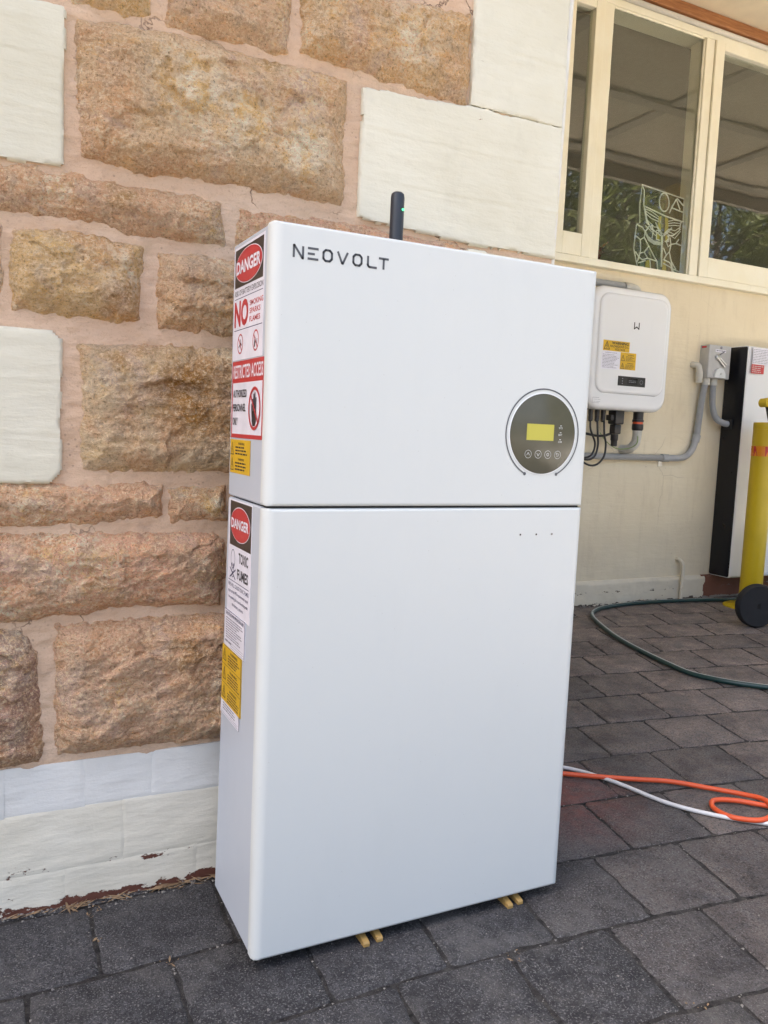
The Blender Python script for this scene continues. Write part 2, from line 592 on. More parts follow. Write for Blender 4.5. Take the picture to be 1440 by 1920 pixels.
def mat_render():
    m = NT('cream_render', 0.7, 0.3)
    c = m.mix(m.ramp(m.noise(1.6, 5, 0.6), [(0.3, 0.0), (0.7, 1.0)]), (0.71, 0.615, 0.44), (0.77, 0.69, 0.515))
    c = m.mix(m.ramp(m.noise(9, 6, 0.7, vec=m.vec((1, 1, 0.4))), [(0.52, 0.0), (0.8, 0.35)]), c, (0.48, 0.39, 0.27))
    z = m.sep()[2]
    c = m.mix(m.math('MULTIPLY', m.ramp(m.math('MULTIPLY', z, 1.0), [(0.12, 0.55), (0.75, 0.0)]), m.ramp(m.noise(4, 5, 0.6), [(0.3, 0.3), (0.65, 1.0)])), c, (0.50, 0.44, 0.34))
    dr_ = m.ramp(m.noise(11, 5, 0.7, vec=m.vec((2.2, 1, 0.18), off=(3, 0, 1))), [(0.56, 0.0), (0.74, 0.28)])
    c = m.mix(dr_, c, (0.50, 0.42, 0.30))
    x = m.n('ShaderNodeTexVoronoi', feature='DISTANCE_TO_EDGE')
    x.inputs['Scale'].default_value = 1.9
    m.l(m.mix(0.07, m.pos, m.noise(5, 4, 0.6, out='Color')), x.inputs['Vector'])
    ck = m.math('MULTIPLY', m.ramp(x.outputs['Distance'], [(0.0008, 1.0), (0.004, 0.0)]), m.ramp(m.noise(1.7, 2), [(0.52, 0.0), (0.58, 0.35)]))
    c = m.mix(ck, c, (0.22, 0.16, 0.10))
    fl = m.ramp(m.noise(70, 3, 0.6, vec=m.vec(off=(1, 7, 3))), [(0.73, 0.0), (0.755, 0.7)])
    c = m.mix(fl, c, (0.38, 0.30, 0.20))
    m.color(c)
    m.bump(m.math('ADD', m.math('ADD', m.noise(12, 4), m.noise(20, 4, 0.6, vec=m.vec((0.4, 1, 2.4)))), m.math('MULTIPLY', m.noise(150, 4), 0.22)), 0.6, 0.004)
    return m.m


def mat_frame():
    m = NT('aged_cream_gloss_paint', 0.42, 0.45)
    c = m.mix(m.ramp(m.noise(6, 5, 0.6), [(0.3, 0.0), (0.7, 1.0)]), (0.83, 0.785, 0.615), (0.87, 0.845, 0.71))
    ch = m.ramp(m.noise(30, 6, 0.75, vec=m.vec((1, 1, 0.5))), [(0.715, 0.0), (0.73, 1.0)])
    c = m.mix(ch, c, (0.27, 0.18, 0.10))
    c = m.mix(m.ramp(m.noise(45, 5, 0.7, vec=m.vec((3, 1, 0.3))), [(0.6, 0.0), (0.8, 0.4)]), c, (0.60, 0.53, 0.37))
    m.color(c)
    m.bump(m.math('SUBTRACT', m.noise(40, 5, 0.65, vec=m.vec((2, 1, 0.4))), ch), 0.5, 0.002)
    return m.m


def mat_timber():
    m = NT('varnished_timber', 0.55, 0.4)
    v = m.vec((1.2, 14, 14))
    c = m.mix(m.ramp(m.noise(6, 6, 0.65, vec=v, dist=1.0), [(0.3, 0.0), (0.7, 1.0)]), (0.20, 0.075, 0.025), (0.42, 0.185, 0.07))
    m.color(c)
    m.bump(m.noise(14, 5, vec=v), 0.5, 0.002)
    return m.m


def mat_glass(name='window_glass', tint=(0.93, 0.95, 0.92), ior=2.3, dirt=0.03):
    m = bpy.data.materials.new(name)
    m.use_nodes = True
    t = m.node_tree
    t.nodes.clear()
    out = t.nodes.new('ShaderNodeOutputMaterial')
    tr = t.nodes.new('ShaderNodeBsdfTransparent')
    tr.inputs[0].default_value = (*tint, 1)
    gl = t.nodes.new('ShaderNodeBsdfGlossy')
    gl.inputs['Roughness'].default_value = 0.012
    fr = t.nodes.new('ShaderNodeFresnel')
    fr.inputs['IOR'].default_value = ior
    geo = t.nodes.new('ShaderNodeNewGeometry')
    ns = t.nodes.new('ShaderNodeTexNoise')
    ns.inputs['Scale'].default_value = 2.2
    bp = t.nodes.new('ShaderNodeBump')
    bp.inputs['Strength'].default_value = 0.25
    bp.inputs['Distance'].default_value = 0.004
    t.links.new(geo.outputs['Position'], ns.inputs['Vector'])
    t.links.new(ns.outputs['Fac'], bp.inputs['Height'])
    t.links.new(bp.outputs[0], gl.inputs['Normal'])
    mx = t.nodes.new('ShaderNodeMixShader')
    bf = t.nodes.new('ShaderNodeMath')
    bf.operation = 'SUBTRACT'
    bf.inputs[0].default_value = 1.0
    t.links.new(geo.outputs['Backfacing'], bf.inputs[1])
    ff = t.nodes.new('ShaderNodeMath')
    ff.operation = 'MULTIPLY'
    t.links.new(fr.outputs[0], ff.inputs[0])
    t.links.new(bf.outputs[0], ff.inputs[1])
    t.links.new(ff.outputs[0], mx.inputs[0])
    t.links.new(tr.outputs[0], mx.inputs[1])
    t.links.new(gl.outputs[0], mx.inputs[2])
    df = t.nodes.new('ShaderNodeBsdfDiffuse')
    df.inputs[0].default_value = (0.5, 0.5, 0.46, 1)
    n2 = t.nodes.new('ShaderNodeTexNoise')
    n2.inputs['Scale'].default_value = 3.5
    n2.inputs['Detail'].default_value = 5
    t.links.new(geo.outputs['Position'], n2.inputs['Vector'])
    mt = t.nodes.new('ShaderNodeMath')
    mt.operation = 'MULTIPLY'
    mt.inputs[1].default_value = dirt * 2
    t.links.new(n2.outputs['Fac'], mt.inputs[0])
    m2 = t.nodes.new('ShaderNodeMixShader')
    t.links.new(mt.outputs[0], m2.inputs[0])
    t.links.new(mx.outputs[0], m2.inputs[1])
    t.links.new(df.outputs[0], m2.inputs[2])
    t.links.new(m2.outputs[0], out.inputs['Surface'])
    return m


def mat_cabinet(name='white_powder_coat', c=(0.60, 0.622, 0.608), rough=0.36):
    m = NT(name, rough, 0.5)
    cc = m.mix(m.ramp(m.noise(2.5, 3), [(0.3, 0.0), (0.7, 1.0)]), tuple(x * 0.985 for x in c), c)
    cc = m.mix(m.ramp(m.noise(9, 6, 0.7, vec=m.vec((1.6, 1, 0.35))), [(0.52, 0.0), (0.72, 0.045)]), cc, tuple(x * 0.7 for x in c))
    cc = m.mix(m.ramp(m.voro(46, vec=m.vec((1, 1, 1))), [(0.035, 0.22), (0.05, 0.0)]), cc, (0.30, 0.28, 0.25))
    m.color(cc)
    m.rough(m.ramp(m.noise(5, 6, 0.65, dist=0.6), [(0.3, rough - 0.05), (0.7, rough + 0.09)]))
    m.bump(m.math('ADD', m.noise(700, 2), m.math('MULTIPLY', m.noise(2.2, 2), 6.0)), 0.10, 0.0004)
    return m.m


M = {}
M['stone'] = mat_sandstone()
M['mortar'] = mat_mortar()
M['quoin'] = mat_paint_stone('cream_painted_stone', (0.60, 0.565, 0.44), (0.665, 0.635, 0.515))
M['plinth_white'] = mat_paint_stone('white_painted_plinth', (0.66, 0.645, 0.60), (0.74, 0.73, 0.69), chips=0.10)
M['plinth_cream'] = mat_paint_stone('cream_painted_plinth', (0.66, 0.61, 0.49), (0.74, 0.695, 0.585), chips=0.38)
M['paver'] = mat_paver()
M['joint'] = mat_joint()
M['ground'] = mat_ground()
M['render'] = mat_render()
M['frame'] = mat_frame()
M['timber'] = mat_timber()
M['glass'] = mat_glass()
M['cab'] = mat_cabinet()
M['cab_side_shaded'] = mat_cabinet('shaded_white_coat', (0.47, 0.505, 0.56), 0.45)  # shade of the side faces put into the colour, darker and bluer than front
M['gloss_white'] = mat_cabinet('gloss_white_plastic', (0.78, 0.79, 0.80), 0.15)
M['gap'] = solid('gap_shade_black', (0.02, 0.02, 0.022), 0.7)  # black standing in for the shade inside seams and holes
M['black_plastic'] = solid('black_plastic', (0.016, 0.016, 0.018), 0.42)
M['black_gloss'] = solid('black_satin_panel', (0.006, 0.006, 0.010), 0.32, 0.4)
M['conduit'] = solid('grey_conduit_plastic', (0.36, 0.37, 0.38), 0.5, 0.4)
M['conduit_pale'] = solid('pale_conduit_plastic', (0.56, 0.545, 0.49), 0.5, 0.4)
M['white_conduit'] = solid('painted_white_conduit', (0.70, 0.68, 0.62), 0.5, 0.4, bumps=0.2, scale=120)
M['metal'] = solid('galvanised_metal', (0.55, 0.56, 0.57), 0.32, 0.5, 1.0)
M['iso_grey'] = solid('grey_switch_plastic', (0.47, 0.47, 0.46), 0.45, bumps=0.1)
M['iso_clear'] = solid('shiny_pale_plastic', (0.72, 0.74, 0.75), 0.1, 0.7)
M['yellow_paint'] = solid('yellow_enamel', (0.56, 0.40, 0.008), 0.35, 0.5, bumps=0.15, scale=60)
M['red_tape'] = solid('red_reflective_tape', (0.50, 0.03, 0.03), 0.3)
M['orange_tape'] = solid('orange_reflective_tape', (0.72, 0.24, 0.01), 0.3)
M['tyre'] = solid('black_tyre', (0.012, 0.012, 0.014), 0.75)
M['hose_green'] = solid('green_hose', (0.012, 0.042, 0.040), 0.35)
M['hose_stripe'] = solid('pale_hose_stripe', (0.36, 0.40, 0.38), 0.4)
M['cord_orange'] = solid('orange_cord', (0.66, 0.09, 0.025), 0.45)
M['cord_white'] = solid('white_cord', (0.66, 0.65, 0.64), 0.45)
M['wedge'] = solid('tan_plastic', (0.34, 0.215, 0.07), 0.5)
M['stk_white'] = solid('white_vinyl', (0.74, 0.73, 0.80), 0.35)
M['stk_brown'] = solid('dark_brown_print', (0.035, 0.027, 0.022), 0.4)
M['stk_red'] = solid('red_print', (0.48, 0.03, 0.035), 0.38)
M['stk_black'] = solid('black_print', (0.02, 0.02, 0.025), 0.45)
M['stk_navy'] = solid('navy_print', (0.03, 0.03, 0.10), 0.45)
M['stk_yellow'] = solid('yellow_vinyl', (0.66, 0.40, 0.015), 0.4)
M['stk_grey'] = solid('grey_print', (0.22, 0.22, 0.26), 0.5)
M['logo'] = solid('charcoal_print', (0.075, 0.08, 0.09), 0.45)
M['pale_print'] = solid('pale_print', (0.55, 0.56, 0.54), 0.5)
M['panel_glass'] = solid('smoked_olive_panel', (0.088, 0.084, 0.058), 0.22, 0.35)
lcd = NT('lit_lcd', 0.3)
lcd.color((0.33, 0.31, 0.05))
lcd.b.inputs['Emission Color'].default_value = (0.62, 0.52, 0.05, 1)
lcd.b.inputs['Emission Strength'].default_value = 0.07
M['lcd'] = lcd.m
led = NT('green_led', 0.3)
led.color((0.05, 0.5, 0.1))
led.b.inputs['Emission Color'].default_value = (0.05, 1.0, 0.2, 1)
led.b.inputs['Emission Strength'].default_value = 1.2
M['led'] = led.m
M['antenna'] = solid('dark_blue_black_plastic', (0.022, 0.026, 0.034), 0.4)
M['soffit'] = solid('cream_ceiling_paint', (0.80, 0.70, 0.52), 0.7, bumps=0.1, scale=60)
M['batten'] = solid('cream_batten_paint', (0.50, 0.45, 0.35), 0.6)
M['room'] = solid('room_wall_paint', (0.30, 0.275, 0.22), 0.9)
M['room_floor'] = solid('room_floor_boards', (0.13, 0.09, 0.06), 0.6)
M['roof'] = solid('grey_roof_metal', (0.25, 0.26, 0.27), 0.5)
M['leadwork'] = solid('dull_lead_came', (0.78, 0.80, 0.78), 0.5, 0.5)
M['bark'] = solid('tree_bark', (0.13, 0.10, 0.07), 0.9, bumps=0.8, scale=40)

# ------------------------------------------------------------------ ground and paving
g = MB()
g.add([(-60, -60, -0.03), (60, -60, -0.03), (60, 60, -0.03), (-60, 60, -0.03)], [(0, 1, 2, 3)])
tag(g.build('ground', M['ground']), kind='structure')
M['yard_bounce'] = NT('tan_bounce_ground', 0.9, 0.2)
M['yard_bounce'] = (lambda m: m.color(m.mix(m.ramp(m.noise(5, 5), [(0.3, 0.0), (0.7, 1.0)]), (0.22, 0.185, 0.145), (0.30, 0.26, 0.21))).bump(m.noise(120, 4), 1.0, 0.02).m)(M['yard_bounce'])  # unseen ground, tone set to limit the sunlight it bounces
M['slab'] = (lambda m: m.color(m.mix(m.ramp(m.noise(2, 5), [(0.3, 0.0), (0.7, 1.0)]), (0.62, 0.575, 0.50), (0.72, 0.675, 0.60))).bump(m.noise(90, 4), 0.4, 0.004).m)(NT('pale_bounce_concrete', 0.85, 0.3))  # pale tone set to bounce sunlight towards the window wall
tag(MB().add([(-30, -30, -.02), (2.2, -30, -.02), (2.2, -1.9, -.02), (-30, -1.9, -.02)], [(0, 1, 2, 3)]).build('bounce_yard', M['yard_bounce']), kind='structure')  # added ground sheet out of view, tempers light bounced onto wall and cabinet
tag(MB().box(2.35, 22, -3.4, -.55, -.02, .008).build('bounce_slab', M['slab']), kind='structure')  # added slab out of view, reflects sun up to window wall and ceiling
bed = MB()
bed.add([(-2.6, -1.9, -0.0024), (6.2, -1.9, -0.0024), (6.2, 2.3, -0.0024), (-2.6, 2.3, -0.0024)], [(0, 1, 2, 3)])
paving = tag(bed.build('paving', M['joint']), kind='structure')

PW, PH = 0.222, 0.205


def warp(u, v):
    uc = min(max(u, -0.6), 2.4)
    vc = min(max(v, -0.5), 1.3)
    y = v - (-0.044 * uc + 0.0744 * uc * abs(uc) - 0.0115 * vc - 0.0523 * uc * vc - 0.0125) - (u - uc) * 0.25
    x = u + (v - 0.18) * (0.05 + 0.17 * uc)
    return x, y


def paver_geo(u, v, x, y, rnd):
    """worn concrete block, its outline bent to the laying pattern"""
    g = 0.0010
    w, h = PW / 2 - g, PH / 2 - g
    base = []
    for a, b in (((-w, -h), (w, -h)), ((w, -h), (w, h)), ((w, h), (-w, h)), ((-w, h), (-w, -h))):
        for t in (0.0, 0.05, 0.16, 0.28, 0.40, 0.52, 0.64, 0.76, 0.87, 0.96):
            px, py = a[0] + (b[0] - a[0]) * t, a[1] + (b[1] - a[1]) * t
            j = rnd.uniform(-0.0030, 0.0012) - (rnd.uniform(0, .004) if rnd.random() < .12 else 0)
            c = 0.003 if t == 0.0 else 0
            nx, ny = (0, math.copysign(1, a[1])) if a[1] == b[1] else (math.copysign(1, a[0]), 0)
            base.append((px + nx * j - math.copysign(c, px), py + ny * j - math.copysign(c, py)))
    n = len(base)
    V = []
    for ins, z in ((0, -.045), (0, -.0060), (.0016, -.0016), (.0060, 0.0)):
        for (px, py) in base:
            k = ins * rnd.uniform(.6, 1.6)
            qx = px - math.copysign(k, px) * (1 if abs(px) > w - .012 else 0)
            qy = py - math.copysign(k, py) * (1 if abs(py) > h - .012 else 0)
            X_, Y_ = warp(u + qx, v + qy)
            V.append((X_ - x, Y_ - y, z + (rnd.uniform(-.0012, .0004) if z > -.004 else 0)))
    F = [(r_ * n + i, r_ * n + (i + 1) % n, (r_ + 1) * n + (i + 1) % n, (r_ + 1) * n + i) for r_ in range(3) for i in range(n)]
    F.append(tuple(3 * n + i for i in range(n)))
    return V, F


cells = []
for r_ in range(-13, 12):
    for c_ in range(-12, 28):
        u = c_ * PW + (r_ % 2) * PW * 0.5 + 0.008
        v = r_ * PH - 0.022
        x, y = warp(u, v)
        if -2.5 < x < 6.1 and -1.85 < y < 2.25 and not (x > 2.2 and y < -.43):
            x1, y1 = warp(u + 0.02, v)
            x2, y2 = warp(u, v + 0.02)
            ang = 0.5 * (math.atan2(y1 - y, x1 - x) + math.atan2(-(x2 - x), y2 - y))
            # keep off the house
            if (y > YW + 0.09 and x < XC - 0.10) or y > YB + 0.05:
                continue
            cells.append((x, y, u, v))


def cam_uv(p):
    q = cam.matrix_world.inverted() @ Vector(p)
    if q.z > -0.05:
        return None
    return (q.x / -q.z * 1528.93 + 720, 960 - q.y / -q.z * 1528.93)


def in_view(x, y):
    uv = cam_uv((x, y, 0))
    return uv is not None and -140 < uv[0] < 1580 and 900 < uv[1] < 2060


vis = [c for c in cells if in_view(c[0], c[1])]
vis.sort(key=lambda c: (c[0] + 0.38) ** 2 + (c[1] + 1.17) ** 2)
first = set(id(c) for c in vis[:298])
rest = MB()
prnd = random.Random(5)
for c in cells:
    tx, ty, dz = prnd.gauss(0, 0.003), prnd.gauss(0, 0.003), prnd.uniform(-.0007, .0010)
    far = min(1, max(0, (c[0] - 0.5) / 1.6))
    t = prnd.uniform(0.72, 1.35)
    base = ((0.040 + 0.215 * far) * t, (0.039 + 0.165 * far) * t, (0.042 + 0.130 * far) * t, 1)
    V, F = paver_geo(c[2], c[3], c[0], c[1], prnd)
    if id(c) in first:
        me = bpy.data.meshes.new('paver')
        me.from_pydata(V, [], F)
        me.materials.append(M['paver'])
        me.shade_smooth()
        me.set_sharp_from_angle(angle=rad(50))
        o = bpy.data.objects.new('paver', me)
        col.objects.link(o)
        o.location = (c[0], c[1], dz)
        o.rotation_euler = (tx, ty, 0)
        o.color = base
        o.parent = paving
    else:
        rest.add([(p[0] + c[0], p[1] + c[1], p[2] + dz) for p in V], F)
ro = rest.build('outlying_pavers', M['paver'], paving)
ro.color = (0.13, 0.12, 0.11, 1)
ro['kind'] = 'stuff'

# ------------------------------------------------------------------ sandstone wall
wall = empty('stone_wall', (0, YW, 0), 'rough brown sandstone block wall with cream painted corner stones behind the cabinet', 'wall')
# mortar sheet with relief
nx, nz = 340, 330
gx = np.concatenate([np.linspace(-2.6, -0.66, 50)[:-1], np.linspace(-0.66, XC - 0.004, nx)])
gz = np.concatenate([np.linspace(0.262, 1.85, nz), np.linspace(1.85, 3.5, 40)[1:]])
X, Z = np.meshgrid(gx, gz)
Yd = YW - 0.0015 + 0.0045 * fbm(X, Z, 9, 4, 3) + 0.0032 * fbm(X, Z * 2.0, 45, 4, 11)
grid_mesh('mortar', X, Yd, Z, np.ones_like(X, bool), M['mortar'], wall, skirt=YW + 0.3)

BROWN, OCHRE, PINK, GREY = (0.80, 0.565, 0.35), (0.84, 0.585, 0.31), (0.86, 0.535, 0.355), (0.80, 0.59, 0.415)
STONES = [
    ([(-.254, 1.745), (-.122, 1.745), (-.124, 1.546), (-.167, 1.540), (-.245, 1.537)], OCHRE, .018),
    ([(-.099, 1.745), (.120, 1.745), (.121, 1.542), (.024, 1.537), (-.095, 1.542)], BROWN, .020),
    ([(.142, 1.695), (.280, 1.690), (.503, 1.704), (.503, 1.534), (.294, 1.546), (.148, 1.554)], OCHRE, .026),
    ([(-.238, 1.514), (-.106, 1.526), (.144, 1.525), (.238, 1.520), (.236, 1.298), (.069, 1.301), (-.147, 1.294), (-.230, 1.305)], BROWN, .030),
    ([(-.62, 1.262), (-.281, 1.270), (.004, 1.262), (.012, 1.192), (-.145, 1.186), (-.223, 1.199), (-.62, 1.193)], BROWN, .022),
    ([(.036, 1.256), (.270, 1.262), (.506, 1.254), (.506, 1.165), (.036, 1.17)], PINK, .012),
    ([(-.62, 1.175), (-.350, 1.175), (-.352, 1.04), (-.62, 1.04)], GREY, .018),
    ([(-.337, 1.169), (-.240, 1.174), (-.132, 1.167), (-.134, 1.046), (-.247, 1.040), (-.335, 1.044)], OCHRE, .028),
    ([(-.102, 1.163), (.25, 1.165), (.25, 1.032), (-.102, 1.036)], BROWN, .026),
    ([(-.231, .994), (-.100, 1.004), (.22, 1.010), (.22, .786), (-.224, .785)], GREY, .026),
    ([(-.62, .750), (-.300, .757), (-.094, .756), (-.090, .706), (-.202, .692), (-.62, .682)], PINK, .024),
    ([(-.079, .750), (.025, .756), (.030, .694), (-.074, .694)], PINK, .018),
    ([(-.62, .675), (.012, .669), (.028, .648), (.020, .537), (-.137, .541), (-.228, .531), (-.62, .510)], PINK, .030),
    ([(-.62, .506), (-.322, .508), (-.298, .47), (-.288, .298), (-.294, .275), (-.62, .27)], (0.46, 0.30, 0.22), .024),
    ([(-.266, .515), (-.09, .514), (.235, .507), (.235, .268), (-.266, .284)], PINK, .030),
    # behind the cabinet and beyond the frame
    ([(.055, .755), (.49, .755), (.49, .69), (.05, .69)], PINK, .018),
    ([(.05, .668), (.70, .668), (.70, .54), (.045, .54)], PINK, .022),
    ([(.265, .51), (.485, .51), (.485, .27), (.265, .27)], BROWN, .022),
    ([(.275, 1.14), (.48, 1.14), (.48, 1.03), (.275, 1.03)], BROWN, .020),
    ([(.245, 1.01), (.70, 1.01), (.70, .79), (.245, .79)], GREY, .022),
    ([(-.62, 1.745), (-.28, 1.745), (-.276, 1.545), (-.62, 1.545)], BROWN, .02),
]
for z0, z1 in ((1.545, 1.745), (1.28, 1.52), (1.04, 1.26), (.76, 1.015), (.52, .74), (.27, .50)):
    for x0, x1 in ((-1.05, -.645), (-1.55, -1.075)):
        STONES.append(([(x0, z1), (x1, z1), (x1, z0), (x0, z0)], rng.choice([BROWN, PINK, OCHRE, GREY]), .022))
for z0, z1 in ((1.775, 2.02), (2.045, 2.26)):
    for k, x0 in enumerate((-1.2, -.72, -.24, .2)):
        STONES.append(([(x0, z1), (x0 + .45, z1), (x0 + .45, z0), (x0, z0)], rng.choice([BROWN, PINK, OCHRE, GREY]), .022))


def stone(poly, colr, amp, seed, res):
    xs, zs = [p[0] for p in poly], [p[1] for p in poly]
    gx = np.arange(min(xs) - .015, max(xs) + .015, res)
    gz = np.arange(min(zs) - .015, max(zs) + .015, res)
    X, Z = np.meshgrid(gx, gz)
    wx = X + 0.0055 * fbm(X, Z, 26, 4, seed + 1) + 0.005 * fbm(X, Z, 90, 3, seed + 4)
    wz = Z + 0.0055 * fbm(X, Z, 26, 4, seed + 2) + 0.005 * fbm(X, Z, 90, 3, seed + 5)
    d = poly_sd(wx, wz, poly) + .0055
    rs = np.random.RandomState(seed)
    # chipped facets: nearest seed point owns a tilted plane
    area = (max(xs) - min(xs)) * (max(zs) - min(zs))
    n = max(7, int(area / 0.0026))
    sx, sz = rs.uniform(min(xs), max(xs), n), rs.uniform(min(zs), max(zs), n)
    tx, tz, th = rs.normal(0, .16, n), rs.normal(0.05, .22, n), rs.normal(0, .0035, n)
    ax = X + 0.035 * fbm(X, Z, 14, 5, seed + 7, .6)
    az = Z + 0.03 * fbm(X, Z, 14, 5, seed + 9, .6)
    d2 = (ax[..., None] - sx) ** 2 * 0.6 + (az[..., None] - sz) ** 2 * 1.5
    w8 = np.exp(-d2 / (2 * 0.012 ** 2) * 1.0)
    w8 = w8 ** 3 + 1e-20
    pl = th + tx * (X[..., None] - sx) + tz * (Z[..., None] - sz)
    fac = .55 * np.clip((w8 * np.clip(pl, -.012, .012)).sum(-1) / w8.sum(-1), -.012, .012)
    ramp = np.clip(d / (0.050 + .012 * fbm(X, Z, 8, 2, seed + 20)), 0, 1)
    ramp = np.sin(ramp * math.pi / 2) ** 0.9
    rough = 0.0065 * fbm(X, Z, 9, 4, seed + 12) + 0.0022 * fbm(X, Z * 1.3, 120, 3, seed + 15, .7) + 0.0042 * fbm(X * .8 + .4 * Z, Z * 1.5, 36, 5, seed + 30, .6)
    ridge = 0.0020 * (1 - 2 * np.abs(fbm(X * .8 + Z * .3, Z * 1.3, 62, 3, seed + 45, .6))) + 0.0028 * (1 - 2 * np.abs(fbm(X * .7 + Z * .25, Z * 1.6, 24, 4, seed + 40, .55)))
    h = -0.003 + ramp * np.maximum(amp + fac + rough + ridge, .007) + np.clip(d / .01, -1, 1) * .003 + .0012 * fbm(X, Z, 160, 3, seed + 70)
    Y = YW - h
    o = grid_mesh('sandstone_block', X, Y, Z, d > -0.006, M['stone'], wall, skirt=YW + 0.05)
    o.color = (*[c * rng.uniform(.95, 1.05) for c in colr], 1)
    return o


for i, (p, c, a) in enumerate(STONES):
    seen = i < 15
    o = stone(p, c, a, 50 + 61 * i, 0.0027 if seen else 0.009)


def quoin(poly, seed, res, mat, name, amp=0.008, grooves=True, base=0.0, warpk=1.0):
    xs, zs = [p[0] for p in poly], [p[1] for p in poly]
    gx = np.arange(min(xs) - .006, max(xs) + .0061, res)
    gz = np.arange(min(zs) - .006, max(zs) + .0061, res)
    X, Z = np.meshgrid(gx, gz)
    wx = X + warpk * (0.0035 * fbm(X, Z, 22, 3, seed) + .0018 * fbm(X, Z, 110, 2, seed + 2))
    wz = Z + warpk * (0.0035 * fbm(X, Z, 22, 3, seed + 1) + .0018 * fbm(X, Z, 110, 2, seed + 3))
    d = poly_sd(wx, wz, poly)
    h = base + amp * np.clip(d / .0035, 0, 1) ** .5 + .0022 * fbm(X, Z, 6, 3, seed + 4) + .0010 * fbm(X * .6, Z * 1.8, 30, 4, seed + 6)
    if grooves:
        for k in (1, 2):
            zz = min(zs) + (max(zs) - min(zs)) * (k / 3) + .003 * fbm(X, Z * 0, 7, 3, seed + 30 + k)
            dz_ = np.abs(Z - zz)
            h = h - .0014 * np.exp(-(dz_ / .002) ** 2) * np.clip(.6 + fbm(X, Z * 0 + k, 6, 2, seed + 33), 0, 1)
            h = h + .0005 * np.exp(-((Z - zz - .006) / .004) ** 2)
    Y = YW - h
    return grid_mesh(name, X, Y - (.0030 if grooves else 0), Z, d > (-0.001 if grooves else -0.0045), mat, wall, skirt=YW + 0.05)


QUOINS = [
    ([(-.62, 1.522), (-.256, 1.528), (-.258, 1.280), (-.275, 1.276), (-.62, 1.272)], .004),
    ([(.509, 1.90), (.7425, 1.90), (.7425, 1.5325), (.507, 1.5325)], .004),
    ([(.268, 1.518), (.49, 1.529), (.507, 1.5335), (.7425, 1.5335), (.7425, 1.258), (.505, 1.262), (.30, 1.273), (.270, 1.280)], .004),
    ([(.513, 1.252), (.7425, 1.250), (.7425, 1.02), (.513, 1.02)], .005),
    ([(-.62, 1.017), (-.275, 1.016), (-.258, 1.000), (-.259, .777), (-.278, .758), (-.62, .752)], .004),
    ([(.51, .76), (.7425, .76), (.7425, .51), (.51, .51)], .008),
    ([(.7 + .01, 1.0), (.7425, 1.0), (.7425, .78), (.71, .78)], .008),
    ([(.50, .49), (.7425, .49), (.7425, .27), (.50, .27)], .008),
]
for i, (p, r_) in enumerate(QUOINS):
    o = quoin(p, 900 + 17 * i, r_, M['quoin'], 'painted_quoin', amp=.007)
# plinth courses: (z0, z1, joints, material)
J1 = [-1.3, -.82, -.352, -.221, -.1, .09, .30, .52, XC]
J2 = [-1.3, -.9, -.5, -.151, .12, .42, XC]
J3 = [-1.3, -.8, -.252, -.017, .21, .47, XC]
for z0, z1, J, mt, nm in ((.181, .2635, J1, 'plinth_white', 'plinth_block'), (.071, .1795, J2, 'plinth_cream', 'plinth_block'), (-.04, .0695, J3, 'plinth_cream', 'plinth_block')):
    for a, b in zip(J[:-1], J[1:]):
        quoin([(a + .0003, z1 + .0006), (b - .0003, z1 + .0006), (b - .0003, z0), (a + .0003, z0)], int(2000 + a * 100 + z0 * 999), .004 if b > -.7 and a < .3 else .008,
              M[mt], nm, amp=.0010, grooves=False, base=.005 + rng.uniform(-.0004, .0004), warpk=.25)
# core of the wall and its return to the window wall
MB().box(-7, -2.6, YW, YW + .28, -.05, 3.5).box(-2.6, XC - .004, YW + .04, YW + .28, -.05, .30).box(XC - .24, XC - .002, YW + .28, YB + .1, -.05, 3.5).build('wall_core', M['quoin'], wall)

# white conduit down the outer corner
cp = MB()
cp.tube([(XC + .003, YW + .012, -.0), (XC + .003, YW + .012, 1.25), (XC + .012, YW + .012, 1.80), (XC + .014, YW + .012, 3.4)], .0095, 14)
cpo = cp.build('corner_conduit', M['white_conduit'], None, smooth=True)
tag(cpo, 'thin white painted pipe running up the cream stone corner left of the window', 'pipe')

# ------------------------------------------------------------------ window wall
ww = empty('window_wall', (3, YB, 0), 'smooth cream rendered wall below the window behind the white inverter', 'wall')
nx, nz = 150, 80
gx, gz = np.linspace(XC - .2, 6.4, nx), np.linspace(.115, 1.727, nz)
X, Z = np.meshgrid(gx, gz)
Y = YB + .004 * fbm(X, Z, 1.3, 3, 70) + .0012 * fbm(X, Z, 10, 3, 75)
grid_mesh('render_coat', X, Y, Z, np.ones_like(X, bool), M['render'], ww, skirt=YB + .2)
# low painted plinth of the same wall, chipped
gx, gz = np.linspace(XC, 3.335, 420), np.linspace(-.04, .132, 34)
X, Z = np.meshgrid(gx, gz)
edge = 3.315 + .018 * fbm(Z, Z * 0, 40, 3, 90)
Y = YB - .016 + .004 * fbm(X, Z, 5, 3, 80) + .002 * fbm(X, Z, 30, 3, 84) + .012 * np.clip((Z - .115 - .006 * fbm(X, Z * 0, 12, 3, 88)) / .017, 0, 1)
M['plinth_far'] = mat_paint_stone('cream_far_plinth', (0.56, 0.50, 0.385), (0.64, 0.58, 0.46), chips=0.34, chip_col=(0.13, 0.10, 0.075))
grid_mesh('low_plinth', X, Y, Z, X < edge, M['plinth_far'], ww, skirt=YB + .05)
M['bare_brick'] = mat_paint_stone('bare_red_masonry', (0.14, 0.055, 0.035), (0.21, 0.085, 0.055), chips=0.35, chip_col=(0.32, 0.29, 0.25))
MB().box(3.29, 6.4, YB - .009, YB + .1, -.04, .134).build('bare_masonry', M['bare_brick'], ww)
